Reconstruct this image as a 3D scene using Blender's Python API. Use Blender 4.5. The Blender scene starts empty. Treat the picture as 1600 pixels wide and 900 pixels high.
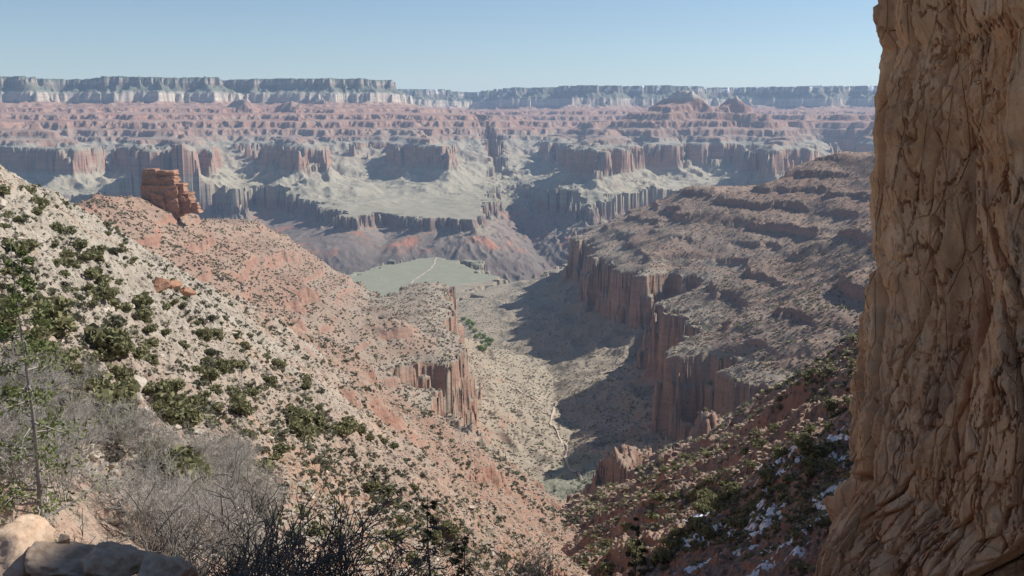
import bpy, math, random, time
import numpy as np
T0 = time.time()
R = math.radians
sc = bpy.context.scene
f32 = np.float32
# ------------------------------------------------------------------ camera, sky, sun, exposure
FPX = 1555.0                      # focal length in photograph pixels (1600 wide)
PITCH = math.atan(262.0 / FPX)    # the level horizon lies 262 px above the picture centre
SUN_AZ, SUN_EL = R(69), R(40)     # azimuth measured clockwise from the viewing direction (+Y)
cam_d = bpy.data.cameras.new('camera'); cam = bpy.data.objects.new('camera', cam_d)
sc.collection.objects.link(cam); sc.camera = cam
cam_d.sensor_width = 36.0; cam_d.lens = 36.0 * FPX / 1600.0
cam_d.clip_start = 0.1; cam_d.clip_end = 60000.0
cam.location = (0, 0, 0); cam.rotation_euler = (math.pi / 2 - PITCH, 0, 0)
world = bpy.data.worlds.new('World'); sc.world = world; world.use_nodes = True
wn = world.node_tree.nodes; wl = world.node_tree.links; wn.clear()
sky = wn.new('ShaderNodeTexSky'); sky.sky_type = 'NISHITA'; sky.sun_disc = False
sky.sun_elevation = SUN_EL; sky.sun_rotation = SUN_AZ; sky.altitude = 1800
sky.air_density = 1.1; sky.dust_density = 0.5; sky.ozone_density = 2.5
bg = wn.new('ShaderNodeBackground'); bg.inputs['Strength'].default_value = 0.08
wo = wn.new('ShaderNodeOutputWorld')
wl.new(sky.outputs[0], bg.inputs[0]); wl.new(bg.outputs[0], wo.inputs[0])
sun_d = bpy.data.lights.new('sun', 'SUN'); sun = bpy.data.objects.new('sun', sun_d)
sc.collection.objects.link(sun)
sun_d.energy = 5.0; sun_d.angle = R(0.5); sun_d.color = (1.0, 0.95, 0.88)
sun.rotation_euler = (math.pi / 2 - SUN_EL, 0, math.pi - SUN_AZ)
sun.location = (200, 50, 300)
sc.view_settings.view_transform = 'Standard'; sc.view_settings.look = 'None'
sc.view_settings.gamma = 1.0; sc.view_settings.use_curve_mapping = False
sc.view_settings.exposure = 0.37
sc.cycles.volume_bounces = 1; sc.cycles.max_bounces = 6
HAZE_DENSITY = 2.5e-5

# ------------------------------------------------------------------ projection helpers
CP, SP = math.cos(PITCH), math.sin(PITCH)
def ray(px, py):
    u = (px - 800.0) / FPX; v = (450.0 - py) / FPX
    return u, CP + v * SP, -SP + v * CP
def at_z(px, py, z):
    """plan point where the sight line through a pixel meets the level z"""
    a, b, c = ray(px, py); k = z / c
    return a * k, b * k
def at_d(px, py, D):
    a, b, c = ray(px, py); k = D / b
    return a * k, D, c * k
def pd(px, km):
    return (px - 800.0) / FPX * km * 990.0, km * 1000.0

# ------------------------------------------------------------------ noise sheets (tileable, made by FFT)
NT = 1024
_fx = np.fft.fftfreq(NT)[:, None] * NT; _fy = np.fft.fftfreq(NT)[None, :] * NT
_fr = np.hypot(_fx, _fy)
def fft_noise(seed, beta, lo, hi):
    rng = np.random.default_rng(seed)
    n = np.fft.fft2(rng.standard_normal((NT, NT)))
    amp = np.where((_fr >= lo) & (_fr <= hi), np.maximum(_fr, 1e-3) ** (-beta), 0)
    t = np.real(np.fft.ifft2(n * amp)); t /= t.std()
    return t.astype(f32)
FBM = fft_noise(1, 1.9, 6, 400)      # base wavelength = period / 8
FBM2 = fft_noise(2, 1.6, 6, 480)
FINE = fft_noise(3, 1.2, 6, 500)
def ridge_noise(seed):
    s = np.zeros((NT, NT), f32); a = 1.0
    for k in range(4):
        b = 8 * 2 ** k
        n = fft_noise(seed + k, 0.5, b * .7, b * 1.4)
        s += a * (1 - np.minimum(np.sqrt(n * n + .03) * 1.3, 2.0)); a *= 0.42
    s -= s.mean(); s /= s.std()
    return s
RID = ridge_noise(10)
def smp(tex, x, y, base, rot=0.0, ox=0.0):
    """bilinear lookup; base = wavelength in metres of the coarsest octave"""
    k = f32(NT / (base * 8.0)); c, s = f32(math.cos(rot) * k), f32(math.sin(rot) * k)
    u = x * c - y * s + f32(ox); v = x * s + y * c + f32(ox * 1.7)
    fu = np.floor(u); fv = np.floor(v)
    iu = fu.astype(np.int32); iv = fv.astype(np.int32)
    u -= fu; v -= fv
    iu &= NT - 1; iv &= NT - 1
    i2 = (iu + 1) & (NT - 1); j2 = (iv + 1) & (NT - 1)
    t = tex.ravel(); iu *= NT; i2 *= NT
    a = t[iu + iv]; b = t[i2 + iv]; a += (b - a) * u
    c_ = t[iu + j2]; d = t[i2 + j2]; c_ += (d - c_) * u
    a += (c_ - a) * v
    return a

# ------------------------------------------------------------------ plan of the canyon
def sdf(poly, X, Y):
    """signed distance to a closed polygon, positive inside"""
    P = np.array(poly, float); Q = np.roll(P, -1, 0)
    d2 = np.full(X.shape, 1e18); ins = np.zeros(X.shape, bool)
    for (ax, ay), (bx, by) in zip(P, Q):
        ex, ey = bx - ax, by - ay; L = ex * ex + ey * ey + 1e-9
        t = np.clip(((X - ax) * ex + (Y - ay) * ey) / L, 0, 1)
        d2 = np.minimum(d2, (X - ax - t * ex) ** 2 + (Y - ay - t * ey) ** 2)
        if ay != by:
            ins ^= ((ay > Y) != (by > Y)) & (X < ex * (Y - ay) / ey + ax)
    return np.where(ins, 1, -1) * np.sqrt(d2)
def polyline_dist(pts, X, Y):
    """distance to a polyline and interpolated third coordinate"""
    best = np.full(X.shape, 1e9); zz = np.zeros(X.shape)
    for (ax, ay, az), (bx, by, bz) in zip(pts[:-1], pts[1:]):
        ex, ey = bx - ax, by - ay; L = ex * ex + ey * ey + 1e-9
        t = np.clip(((X - ax) * ex + (Y - ay) * ey) / L, 0, 1)
        d = np.hypot(X - ax - t * ex, Y - ay - t * ey); m = d < best
        best = np.where(m, d, best); zz = np.where(m, az + t * (bz - az), zz)
    return best, zz
class Grid:
    """coarse plan grid with bilinear lookup"""
    def __init__(self, x0, x1, y0, y1, step):
        self.x0, self.y0, self.step = x0, y0, step
        self.X, self.Y = np.meshgrid(np.arange(x0, x1 + step, step), np.arange(y0, y1 + step, step))
        self.ny, self.nx = self.X.shape
    def get(self, field, x, y):
        u = (x - f32(self.x0)) * f32(1 / self.step); v = (y - f32(self.y0)) * f32(1 / self.step)
        np.clip(u, 0, self.nx - 1.001, out=u); np.clip(v, 0, self.ny - 1.001, out=v)
        iu = u.astype(np.int32); iv = v.astype(np.int32); u -= iu; v -= iv
        t = field.ravel(); k = iv * self.nx + iu
        a = t[k]; a += (t[k + 1] - a) * u; k += self.nx
        b = t[k]; b += (t[k + 1] - b) * u
        a += (b - a) * v
        return a
GM = Grid(-2600, 2600, 0, 6600, 12)        # near and middle ground
GF = Grid(-15000, 15000, 3000, 26000, 60)  # far side
GG = Grid(-7000, 7000, 3000, 16000, 20)    # inner gorge
ZS, ZN = -420.0, -215.0                    # top of the Redwall cliff, south and north side

left_rim = [at_z(x, y, ZS) for x, y in [(490, 400), (502, 428), (560, 441), (600, 462), (628, 442), (690, 441), (699, 470),
            (704, 500), (720, 522), (722, 548), (696, 566), (660, 572), (622, 582), (640, 602), (702, 624), (694, 642), (655, 672), (632, 712)]]
left_rim += [(-150, 1000), (-230, 760), (-420, 640), (-1000, 640), (-1100, 1700), (-1050, 3000), (-760, 3250)]
right_rim = [at_z(x, y, ZS) for x, y in [(985, 352), (915, 356), (902, 372), (935, 388), (926, 400), (955, 418), (1000, 432), (1045, 428), (1112, 436),
            (1085, 455), (1035, 466), (1030, 480), (1078, 497), (1082, 520), (1045, 545), (1062, 560), (1110, 575), (1178, 603), (1235, 612)]]
right_rim += [(420, 1330), (330, 1230), (190, 1190), at_z(985, 720, ZS), at_z(940, 745, ZS), at_z(905, 800, ZS),
              (75, 960), (120, 800), (300, 500), (900, 300), (2400, 300), (2400, 4600), (900, 4700), (620, 4450)]
dL_g = sdf(left_rim, GM.X, GM.Y).astype(f32)
dR_g = sdf(right_rim, GM.X, GM.Y).astype(f32)
fin_pts = [at_d(1190, 632, 1330), at_d(1135, 668, 1200), at_d(1105, 650, 1160), at_d(1085, 690, 1140), at_d(1040, 712, 1100), at_d(985, 708, 1070), at_d(956, 674, 1045), at_d(938, 745, 1040)]
dF_g, zF_g = polyline_dist(fin_pts, GM.X, GM.Y); dF_g = dF_g.astype(f32); zF_g = zF_g.astype(f32)
spur = [(-330, 200, 0), (-215, 330, 0), (-180, 420, 0), (-160, 500, 0), (-125, 620, 0), (-70, 830, 0), (-40, 1000, 0)]
spur = [(p[0] - 14, p[1] + 14, 0) for p in spur]
dS_g = sdf([p[:2] for p in spur] + [(-40, 9000), (-6000, 9000), (-6000, 200)], GM.X, GM.Y).astype(f32)

crest = [pd(a_, b_) + (c_,) for a_, b_, c_ in [(960, 4.0, -400), (1010, 3.7, -297), (1060, 3.6, -243), (1130, 3.5, -232), (1230, 3.4, -222), (1270, 3.35, -190), (1310, 3.3, -136), (1365, 3.2, -106), (1450, 3.1, -84), (1900, 3.0, -40)]]
dC_g, zC_g = polyline_dist(crest, GM.X, GM.Y)
behind = sdf([p[:2] for p in crest] + [(9000, 2300), (9000, 9000), (200, 9000), (200, 4400)], GM.X, GM.Y)
dC_g = np.where(behind > 0, dC_g, 0).astype(f32); zC_g = zC_g.astype(f32)
west_red = [pd(*p) for p in [(-300, 8.60), (0, 8.30), (60, 8.10), (128, 7.70), (138, 9.20), (165, 11.00), (192, 9.60), (203, 8.40), (222, 7.30), (243, 8.25), (285, 7.20),
            (318, 8.10), (322, 9.00), (334, 10.20), (400, 9.35), (440, 9.10), (455, 8.15), (489, 7.90), (494, 9.70), (508, 11.40), (522, 10.00), (538, 10.60), (552, 9.90),
            (566, 9.50), (600, 9.75), (650, 8.90), (686, 8.50), (684, 10.40), (655, 11.60), (682, 12.20), (684, 13.00), (684, 15.00), (700, 22.00), (-700, 22.00)]]
east_red = [pd(*p) for p in [(770, 22.00), (800, 15.50), (822, 13.00), (842, 12.40), (846, 11.00), (866, 9.70), (892, 9.50), (900, 10.60), (908, 8.20), (938, 7.40), (976, 7.50),
            (986, 9.40), (1003, 10.50), (1010, 9.20), (1054, 9.00), (1062, 10.30), (1100, 9.50), (1142, 9.20), (1156, 10.80), (1184, 10.20), (1192, 8.00), (1214, 7.60),
            (1258, 7.90), (1266, 10.30), (1310, 9.90), (1365, 9.50), (1500, 8.80), (1900, 8.80), (1900, 22.00)]]
dN_g = np.maximum(sdf(west_red, GF.X, GF.Y), sdf(east_red, GF.X, GF.Y)).astype(f32)
west_rim = [pd(*p) for p in [(-600, 11.5), (-100, 12.2), (0, 12.3), (45, 12.2), (62, 12.9), (130, 13), (178, 12.5), (255, 12.4), (330, 12.6), (352, 13.3), (430, 13), (520, 12.8),
            (572, 12.9), (598, 13.6), (612, 15.2), (580, 20), (560, 26), (-2000, 26)]]
north_rim = [pd(*p) for p in [(300, 19), (600, 18.3), (650, 17.6), (700, 18.6), (730, 20), (770, 18.6), (815, 17.0), (880, 16.6), (930, 15.9), (1000, 16.2), (1080, 16.4), (1130, 17.2),
            (1210, 16.8), (1260, 16.2), (1320, 16.6), (1370, 15.9), (1700, 15.6), (2300, 15.5), (2300, 26), (300, 26)]]
dWr_g = sdf(west_rim, GF.X, GF.Y).astype(f32); dNr_g = sdf(north_rim, GF.X, GF.Y).astype(f32)
peaks = []   # (polyline with summit heights, half breadth factor)
for pts in ([(1028, 11.2, 235), (1060, 10.9, 330), (1080, 10.8, 330), (1102, 10.7, 205)], [(1130, 11.3, 215), (1146, 11.1, 292), (1162, 11.0, 205)],
            [(372, 12.0, 270), (388, 11.7, 250)], [(440, 12.0, 205), (455, 11.8, 245), (470, 11.7, 195)], [(990, 11.3, 120), (1100, 10.6, 110), (1200, 10.4, 70)], [(520, 11.2, 60), (600, 10.9, 20)]):
    peaks.append(polyline_dist([pd(a, b) + (h,) for a, b, h in pts], GF.X, GF.Y))
pk_g = np.full(GF.X.shape, -900.0)
for d, z in peaks:
    pk_g = np.maximum(pk_g, z + np.interp(d, [0, 50, 100, 330, 560, 900, 2000, 4000], [0, -40, -125, -215, -300, -480, -1100, -2200]))
pk_g = pk_g.astype(f32)

near_g = [at_z(x, y, -690) for x, y in [(-500, 392), (200, 398), (440, 412), (500, 427), (545, 425), (590, 412), (640, 403), (685, 400), (722, 404), (750, 418), (767, 437),
          (752, 448), (722, 471), (737, 469), (778, 450), (814, 447), (826, 458), (850, 444), (880, 425), (908, 408), (955, 394), (1100, 386), (1900, 380)]]
far_g = [at_z(x, y, -620) for x, y in [(1900, 316), (1045, 318), (1000, 321), (962, 327), (916, 334)]] + \
        [pd(*p) for p in [(905, 7.0), (880, 7.3), (850, 7.8), (828, 8.2), (803, 9.0), (790, 10), (770, 11.2), (746, 13), (728, 14.6), (722, 14.6), (738, 12.4), (758, 10.6), (767, 9.4), (770, 8.4), (764, 7.6)]] + \
        [at_z(x, y, -620) for x, y in [(752, 334), (742, 345), (700, 342), (660, 341), (620, 336), (585, 333), (560, 340), (535, 337), (520, 328), (497, 325), (480, 322), (440, 315), (395, 312), (370, 320), (200, 322), (-500, 330)]]
dG_g = sdf(near_g + far_g, GG.X, GG.Y).astype(f32)
rs = np.random.default_rng(5)
print('plan', time.time() - T0)

# ------------------------------------------------------------------ height of the land
def ledges(z, marks):
    """terrace map: cliffs of the given height at the given levels, gentler ground between"""
    zi = [marks[0][0] - 80.0]; zo = [marks[0][0] - 80.0]
    for lv, h in marks:
        zi += [lv - h * .5, lv - h * .5 + h * .22]; zo += [lv - h * .62, lv + h * .32]
    zi.append(marks[-1][0] + 80.0); zo.append(marks[-1][0] + 80.0)
    zi = np.array(zi); zo = np.array(zo)
    o = np.interp(z, zi, zo).astype(f32)
    return np.where((z < zi[0]) | (z > zi[-1]), z, o)
def itp(d, xs, ys):
    return np.interp(d, xs, ys).astype(f32)
S_MARKS = [(-376, 18), (-336, 16), (-292, 32), (-240, 22), (-198, 18), (-152, 20), (-112, 12)]
N_MARKS = [(-168, 40), (-104, 58), (-24, 62), (52, 58), (128, 44)]

def height_near(x, y):
    """the side of the canyon we stand on"""
    n_a = smp(FBM, x, y, 260); n_b = smp(FINE, x, y, 42, .6, 33); rd = smp(RID, x, y, 190, .35, 71)
    rd2 = smp(RID, x, y, 60, 1.1, 11); fl_a = smp(FBM2, x, y, 26, .2, 9)
    far_ = np.clip((y - 250) / 500, 0, 1)
    blk = np.round(smp(FBM, x, y, 150, 1.3, 19) * 1.8); blk2 = np.round(smp(FBM, x, y, 90, .2, 87) * 1.8); blk3 = np.round(smp(FBM, x, y, 70, 2.2, 140) * 1.6)
    wlow = (13 * rd + 9 * n_a) * far_
    wob = wlow + (5 * blk + .3 * n_b) * far_
    tiers = ((48, wob, 0.0, 4.0), (42, wlow * .9 + (4.5 * blk2 + .3 * n_b) * far_, 9.0, 5.0), (42, wlow * .8 + (5 * blk3) * far_, 20.0, 6.0))
    dl = GM.get(dL_g, x, y); dr = GM.get(dR_g, x, y)
    tal_x = [-2600, -1000, -600, -300, -130, -31, -10, 10]; tal_z = [-760, -715, -700, -662, -616, -566, -554, -552]
    def mesa(d, ix, iz):
        z = itp(d + wlow, tal_x, tal_z)
        for h_, w_, o_, wd in tiers: z = z + h_ * np.clip((d + w_ + o_) / wd, 0, 1)
        up_ = d + wlow * np.clip(1 - d / 80, .25, 1) + 2 * blk * np.clip(1 - d / 60, 0, 1)
        return z + itp(up_, ix, iz), up_
    # gullies that run down the slopes: stretched along the fall line
    gl = smp(RID, (.53 * x - .85 * y), (.85 * x + .53 * y) * .3, 70, 0, 23); gr = smp(RID, (.55 * x + .835 * y), (.835 * x - .55 * y) * .3, 80, 0, 57)
    ins_l, ul = mesa(dl, [0, 45, 4000], [0, 14, 14 + .74 * 3955])
    cap_l = itp(y, [0, 900, 1600, 2100, 2800, 3000, 3100, 4000], [-60, -100, -124, -205, -312, -345, -410, -420]) + 4 * n_a + 2 * rd
    cap_l = np.minimum(cap_l, -410 + .62 * np.maximum(-x - 330, 0) + .8 * np.maximum(1850 - y, 0) + 3 * n_a)
    ins_l = np.where(ul > 8, np.minimum(ins_l - 2.0 * gl * np.clip(dl / 60, 0, 1), np.maximum(cap_l, ZS)), ins_l)
    dc = GM.get(dC_g, x, y); cap_r = GM.get(zC_g, x, y) - .42 * np.maximum(dc, 0) + 4 * n_a + 2 * rd
    ins_r, ur = mesa(dr, [0, 60, 260, 600, 900, 1500, 5000], [0, 18, 112, 300, 480, 760, 1600])
    ins_r = np.where(ur > 8, np.minimum(ins_r - 1.5 * gr * np.clip(dr / 60, 0, 1), np.maximum(cap_r, ZS)), ins_r)
    amp = np.clip(y / 400, .2, 1)
    detail = .5 * n_b + (.9 * rd2 + 4.5 * n_a) * amp + .5 * fl_a
    ds = GM.get(dS_g, x, y)
    a = -15.0 - .678 * x - .358 * y + detail - 2.2 * gl * amp - .85 * np.maximum(ds + 6 * rd2, 0)
    b = -32.0 + .584 * x - .383 * y + detail * 1.3 - (3.5 * gr - 3 * rd) * np.clip((y - 60) / 300, 0, 1)
    b = b - 26 * np.clip((y - 520) / 260, 0, 1) * np.clip((260 - x) / 120, 0, 1) - np.where(y > 600, (y - 600) * .07, 0)
    step = ([-900, -560, -500, -446, -438, -420, 400], [-760, -640, -600, -566, -440, -420, 400])
    a = itp(a + wob * .8, *step) - wob * .8 * (a > -415); b = itp(b + wob * .6, *step) - wob * .6 * (b > -415)
    df = GM.get(dF_g, x, y); zf = GM.get(zF_g, x, y)
    fin = zf + 16 - itp(df + 2.0 * rd2 + 2.5 * blk, [-20, 0, 6, 16, 40, 90, 300, 6000], [0, 0, 6, 34, 66, 110, 340, 7000])
    axis = itp(y, [0, 1000, 1700, 2400, 3300, 4200, 5500], [14, 34, 56, 95, -135, -60, 0])
    fl = itp(y, [0, 600, 1000, 1300, 1730, 2100, 2400, 3300, 4300, 5200, 6000, 6600], [-60, -290, -425, -570, -632, -668, -692, -706, -700, -692, -660, -645])
    fl = fl + .2 * np.abs(x - axis) * np.clip((3300 - y) / 900, 0, 1) + (3 * rd + 3 * n_a + .6 * n_b) * np.clip((y - 700) / 600, 0, 1) * np.clip((4300 - y) / 900, .12, 1)
    rr_ = np.hypot(x, y); a = np.maximum(a, -3.4 - .6 * (rr_ - 4.5) + .4 * n_b - .5 * np.maximum(x + 1, 0))
    zz = np.stack([a, ins_l, np.maximum(b, fin), ins_r, fl])
    zone = np.array([0, 1, 2, 7, 3], np.int8)[zz.argmax(0)]; z = zz.max(0)
    t = ledges(z + 3 * n_a + 1.2 * rd2, S_MARKS) - 3 * n_a - 1.2 * rd2
    m = np.clip(.75 + .6 * smp(FBM, x, y, 330, .7, 77), 0, 1) * np.clip((y - 350) / 250, 0, 1)
    z = np.where(z > ZS + 8, z + (t - z) * m, z)
    return z, zone

def height_far(x, y):
    """the floor beyond, the far buttes and the rims"""
    n_a = smp(FBM, x, y, 1100, .4, 5); rd = smp(RID, x, y, 760, .9, 91); rd2 = smp(RID, x, y, 210, .2, 17); n_b = smp(FBM2, x, y, 90, .5, 57)
    d0 = GF.get(dN_g, x, y)
    wob = 60 * rd + 16 * rd2 + 40 * n_a + 3 * n_b
    spur_n = smp(RID, x, y, 1900, .55, 29)
    k_in = np.clip(d0 / 550, 0, 1)
    d = d0 + wob * np.where(d0 > 0, np.clip(1 - d0 / 400, .16, 1), np.clip(1 + d0 / 1500, .25, 1)) + k_in * (480 * spur_n + 140 * n_a)
    q1 = np.round(smp(FBM, x, y, 420, .3, 61) * 1.6); q2 = np.round(smp(FBM, x, y, 300, 1.2, 23) * 1.6)
    red = itp(d, [-9000, -3500, -2000, -1200, -560, -230, -58, 0, 350, 1000, 2200, 9000], [-700, -640, -626, -606, -562, -492, -405, -400, -335, -235, -115, -55])
    red = red + 62 * np.clip((d + 12 * q1) / 14, 0, 1) + 66 * np.clip((d + 16 + 10 * q2) / 14, 0, 1) + 57 * np.clip((d + 38 + 8 * q1 - 6 * q2) / 16, 0, 1)
    pk = GF.get(pk_g, x, y) + 7 * rd2 + 8 * rd
    prof_x = [-14000, -6000, -4400, -3000, -2300, -1200, -560, -280, -262, -60, -22, 0, 5000]
    prof_z = [-3200, -1700, -1200, -760, -560, -440, -366, -300, -205, -120, -88, 0, 30]
    wr = GF.get(dWr_g, x, y) + wob * .8; nr = GF.get(dNr_g, x, y) + wob * 1.2
    rim = np.maximum(535 + itp(wr, prof_x, prof_z), 560 + itp(nr, prof_x, prof_z)) + 3 * rd2 + 5 * n_a
    up = np.maximum(pk, np.minimum(rim, 700))
    z = np.maximum(red, up)
    zone = np.where(up > red, 6, np.where(d > -900, 5, 3)).astype(np.int8)
    lw = 5 * n_a + 2 * rd
    t = ledges(z + lw, N_MARKS) - lw
    z = np.where(z > ZN + 12, z + (t - z) * np.clip(.95 + .3 * rd2, 0, 1), z)
    # gullies on the shale aprons
    ap = np.exp(-((z + 540) / 90.0) ** 2)
    z += ap * (3 * rd2 + 4 * rd)
    # Tapeats step and shallow washes on the Tonto bench
    return z, zone, rd, rd2

def cut_gorge(x, y, z, zone):
    rd = smp(RID, x, y, 420, .15, 41); rd2 = smp(RID, x, y, 120, .8, 63); n_b = smp(FINE, x, y, 60, .5, 7)
    g = GG.get(dG_g, x, y) + 34 * rd + 13 * rd2 + 1.5 * n_b
    drop = itp(g, [0, 6, 14, 24, 60, 300, 520, 900, 3000], [0, 8, 38, 56, 78, 200, 330, 430, 440])
    west = np.clip((200 - x) / 900, 0, 1) * np.clip((y - 5200) / 700, 0, 1)
    drop2 = itp(g, [0, 6, 14, 24, 60, 300, 700, 1200, 3000], [0, 10, 48, 66, 84, 150, 250, 330, 420])
    drop = drop + (drop2 - drop) * west
    drop = drop * np.clip((9600 - y) / 2200, 0, 1)
    rough = np.clip(g / 150, 0, 1) * np.clip((10800 - y) / 2600, 0, 1) * (30 * rd + 13 * rd2) * (1 - .6 * west)
    inside = g > 0
    z = np.where(inside, np.minimum(z, -618 - 62 * np.clip((6000 - y) / 800, 0, 1) + 320 * np.clip((y - 8200) / 5000, 0, 1)) - drop + rough, z)
    zone = np.where(inside, 4, zone).astype(np.int8)
    return z, zone

# ------------------------------------------------------------------ gullies: let water run over a coarse copy of the land
def carve(G, z0, passes, k, cap, seed):
    rng = np.random.default_rng(seed); z = z0.astype(float) + rng.standard_normal(z0.shape) * G.step * .06
    ny, nx = z.shape; off = [(-1, -1), (-1, 0), (-1, 1), (0, -1), (0, 1), (1, -1), (1, 0), (1, 1)]
    for p in range(passes):
        zp = np.pad(z, 1, mode='edge'); best = np.zeros(z.shape); rec = np.arange(z.size).reshape(z.shape)
        base = np.arange(z.size).reshape(z.shape)
        for di, dj in off:
            dz = (z - zp[1 + di:1 + di + ny, 1 + dj:1 + dj + nx]) / (G.step * math.hypot(di, dj))
            ok = dz > best
            ii = np.clip(np.arange(ny)[:, None] + di, 0, ny - 1); jj = np.clip(np.arange(nx)[None, :] + dj, 0, nx - 1)
            rec = np.where(ok, ii * nx + jj, rec); best = np.where(ok, dz, best)
        order = np.argsort(z.ravel())[::-1].tolist(); rl = rec.ravel().tolist(); A = [1.0] * z.size
        for c in order:
            r_ = rl[c]
            if r_ != c: A[r_] += A[c]
        A = np.array(A).reshape(z.shape)
        cut = np.minimum(k * np.power(A, .38) * np.clip(best * 2.2, .05, 1.0), cap)
        cut = np.where(A > 2.5, cut, 0)
        z -= cut / passes
        zp = np.pad(z, 1, mode='edge'); z = .72 * z + .07 * (zp[:-2, 1:-1] + zp[2:, 1:-1] + zp[1:-1, :-2] + zp[1:-1, 2:])
    c = z - z0
    cp = np.pad(c, 1, mode='edge'); sm = sum(cp[a:a + ny, b:b + nx] for a in range(3) for b in range(3)) / 9
    c = .5 * c + .5 * sm
    return np.clip(c, -cap, cap * .25).astype(f32)
GE = Grid(-6500, 6500, 5200, 12400, 24)
zg, _ = height_near(GM.X.astype(f32), GM.Y.astype(f32))
C_near = carve(GM, zg, 3, .6, 6.5, 3) * np.clip((GM.Y < 3600) * 1.0, .25, 1).astype(f32)
zg, _, _, _ = height_far(GE.X.astype(f32), GE.Y.astype(f32))
C_far = carve(GE, zg, 3, 2.6, 34.0, 4)
print('gullies', time.time() - T0)

# ------------------------------------------------------------------ land sheet: polar grid, thinned by restricted bisection
NR, NC = 4097, 2049
R0, R1 = 7.0, 23500.0
AZ0, AZ1 = R(-37), R(37)
lr = np.linspace(math.log(R0), math.log(R1), NR); az = np.linspace(AZ0, AZ1, NC)
rad = np.exp(lr).astype(f32)
H = np.empty((NR, NC), f32); ZONE = np.empty((NR, NC), np.int8)
sa = np.sin(az).astype(f32)[None, :]; ca = np.cos(az).astype(f32)[None, :]
CH = 256
for i in range(0, NR, CH):
    r = rad[i:i + CH, None]; x = r * sa; y = r * ca
    lo, hi = r.min(), r.max()
    if hi < 4200:
        z, zn = height_near(x, y); z += GM.get(C_near, x, y) * np.clip((y - 220) / 300, .1, 1)
    elif lo > 6900:
        z, zn, _, _ = height_far(x, y)
        if lo < 12400: z += GE.get(C_far, x, y) * np.clip((12400 - r) / 1200, 0, 1) * np.where(z > ZN, .13, 1)
    else:
        z, zn = height_near(x, y); z2, zn2, _, _ = height_far(x, y)
        z += GM.get(C_near, x, y); z2 += GE.get(C_far, x, y)
        k = np.clip((6500 - r) / 700, 0, 1); z = z * k + (-900) * (1 - k)
        z2 = np.where(y > 4700, z2 - 110 * np.clip((6100 - y) / 700, 0, 1), -900)
        zn = np.where(z2 > z, zn2, zn); z = np.maximum(z, z2)
    if hi > 3000 and lo < 17000:
        z, zn = cut_gorge(x, y, z, zn)
    z = z - (r * r) / f32(2 * 6371000.0 * 1.15)     # curvature of the earth
    H[i:i + CH] = z; ZONE[i:i + CH] = zn
print('heights', time.time() - T0)

def ground(px, py, rmin=30.0):
    """point of the land seen through a pixel of the photograph"""
    a, b, c = ray(px, py); hz = math.hypot(a, b); th = math.atan2(a, b); t = c / hz
    j = (th - AZ0) / (AZ1 - AZ0) * (NC - 1); j0 = int(j); w = j - j0
    col = H[:, j0] * (1 - w) + H[:, j0 + 1] * w
    ok = np.nonzero((col > t * rad) & (rad > rmin))[0]
    if len(ok) == 0: return None
    k = ok[0]; rr = float(rad[k])
    return (rr * math.sin(th), rr * math.cos(th), float(col[k]))
def land_z(x, y):
    x = np.asarray(x, float); y = np.asarray(y, float)
    rr = np.hypot(x, y); th = np.arctan2(x, y)
    i = np.clip((np.log(rr) - lr[0]) / (lr[1] - lr[0]), 0, NR - 1.001); j = np.clip((th - AZ0) / (AZ1 - AZ0) * (NC - 1), 0, NC - 1.001)
    i0 = i.astype(int); j0 = j.astype(int); a = i - i0; b = j - j0
    return (H[i0, j0] * (1 - a) + H[i0 + 1, j0] * a) * (1 - b) + (H[i0, j0 + 1] * (1 - a) + H[i0 + 1, j0 + 1] * a) * b
SL = H / rad[:, None]
CM = np.maximum.accumulate(SL, 0)
HID = np.clip((CM - SL) / 0.006, 0, 1)            # how far a point lies behind nearer ground
TOL = 3.4e-4
E = np.zeros((NR, NC), f32)
HW = H / rad[:, None]                               # error as an angle seen from the viewpoint
s = 1
while s <= (NC - 1) // 2:
    # midpoints of axis-aligned long sides
    for (r_off, c_off) in ((s, 0), (0, s)):
        rr_ = np.arange(r_off, NR, 2 * s); cc_ = np.arange(c_off, NC, 2 * s)
        I, J = np.ix_(rr_, cc_)
        if r_off: own = np.abs(H[I, J] - .5 * (H[I - s, J] + H[I + s, J]))
        else: own = np.abs(H[I, J] - .5 * (H[I, J - s] + H[I, J + s]))
        own = own / rad[rr_][:, None] / (1 + 7 * HID[I, J])
        if s > 1:
            q = s // 2
            for di in (-q, q):
                for dj in (-q, q):
                    I2 = np.clip(I + di, 0, NR - 1); J2 = np.clip(J + dj, 0, NC - 1)
                    ok = ((I + di >= 0) & (I + di < NR)) & ((J + dj >= 0) & (J + dj < NC))
                    own = np.maximum(own, np.where(ok, E[I2, J2], 0))
        E[I, J] = np.maximum(E[I, J], own)
    # centres of squares of half size s
    rr_ = np.arange(s, NR, 2 * s); cc_ = np.arange(s, NC, 2 * s); I, J = np.ix_(rr_, cc_)
    ev_r = ((I - s) // (2 * s)) % 2 == 0; ev_c = ((J - s) // (2 * s)) % 2 == 0
    same = ev_r == ev_c
    d1 = .5 * (H[I - s, J - s] + H[I + s, J + s]); d2 = .5 * (H[I - s, J + s] + H[I + s, J - s])
    own = np.abs(H[I, J] - np.where(same, d1, d2)) / rad[rr_][:, None] / (1 + 7 * HID[I, J])
    for di, dj in ((-s, 0), (s, 0), (0, -s), (0, s)):
        own = np.maximum(own, E[I + di, J + dj])
    E[I, J] = np.maximum(E[I, J], own)
    s *= 2
M = NC - 1
tris = []
cur = np.array([[0, 0, M, M, M, 0], [M, M, 0, 0, 0, M], [M, M, 2 * M, 0, M, 0], [2 * M, 0, M, M, 2 * M, M]], np.int32)  # a, b (long side), c
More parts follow.
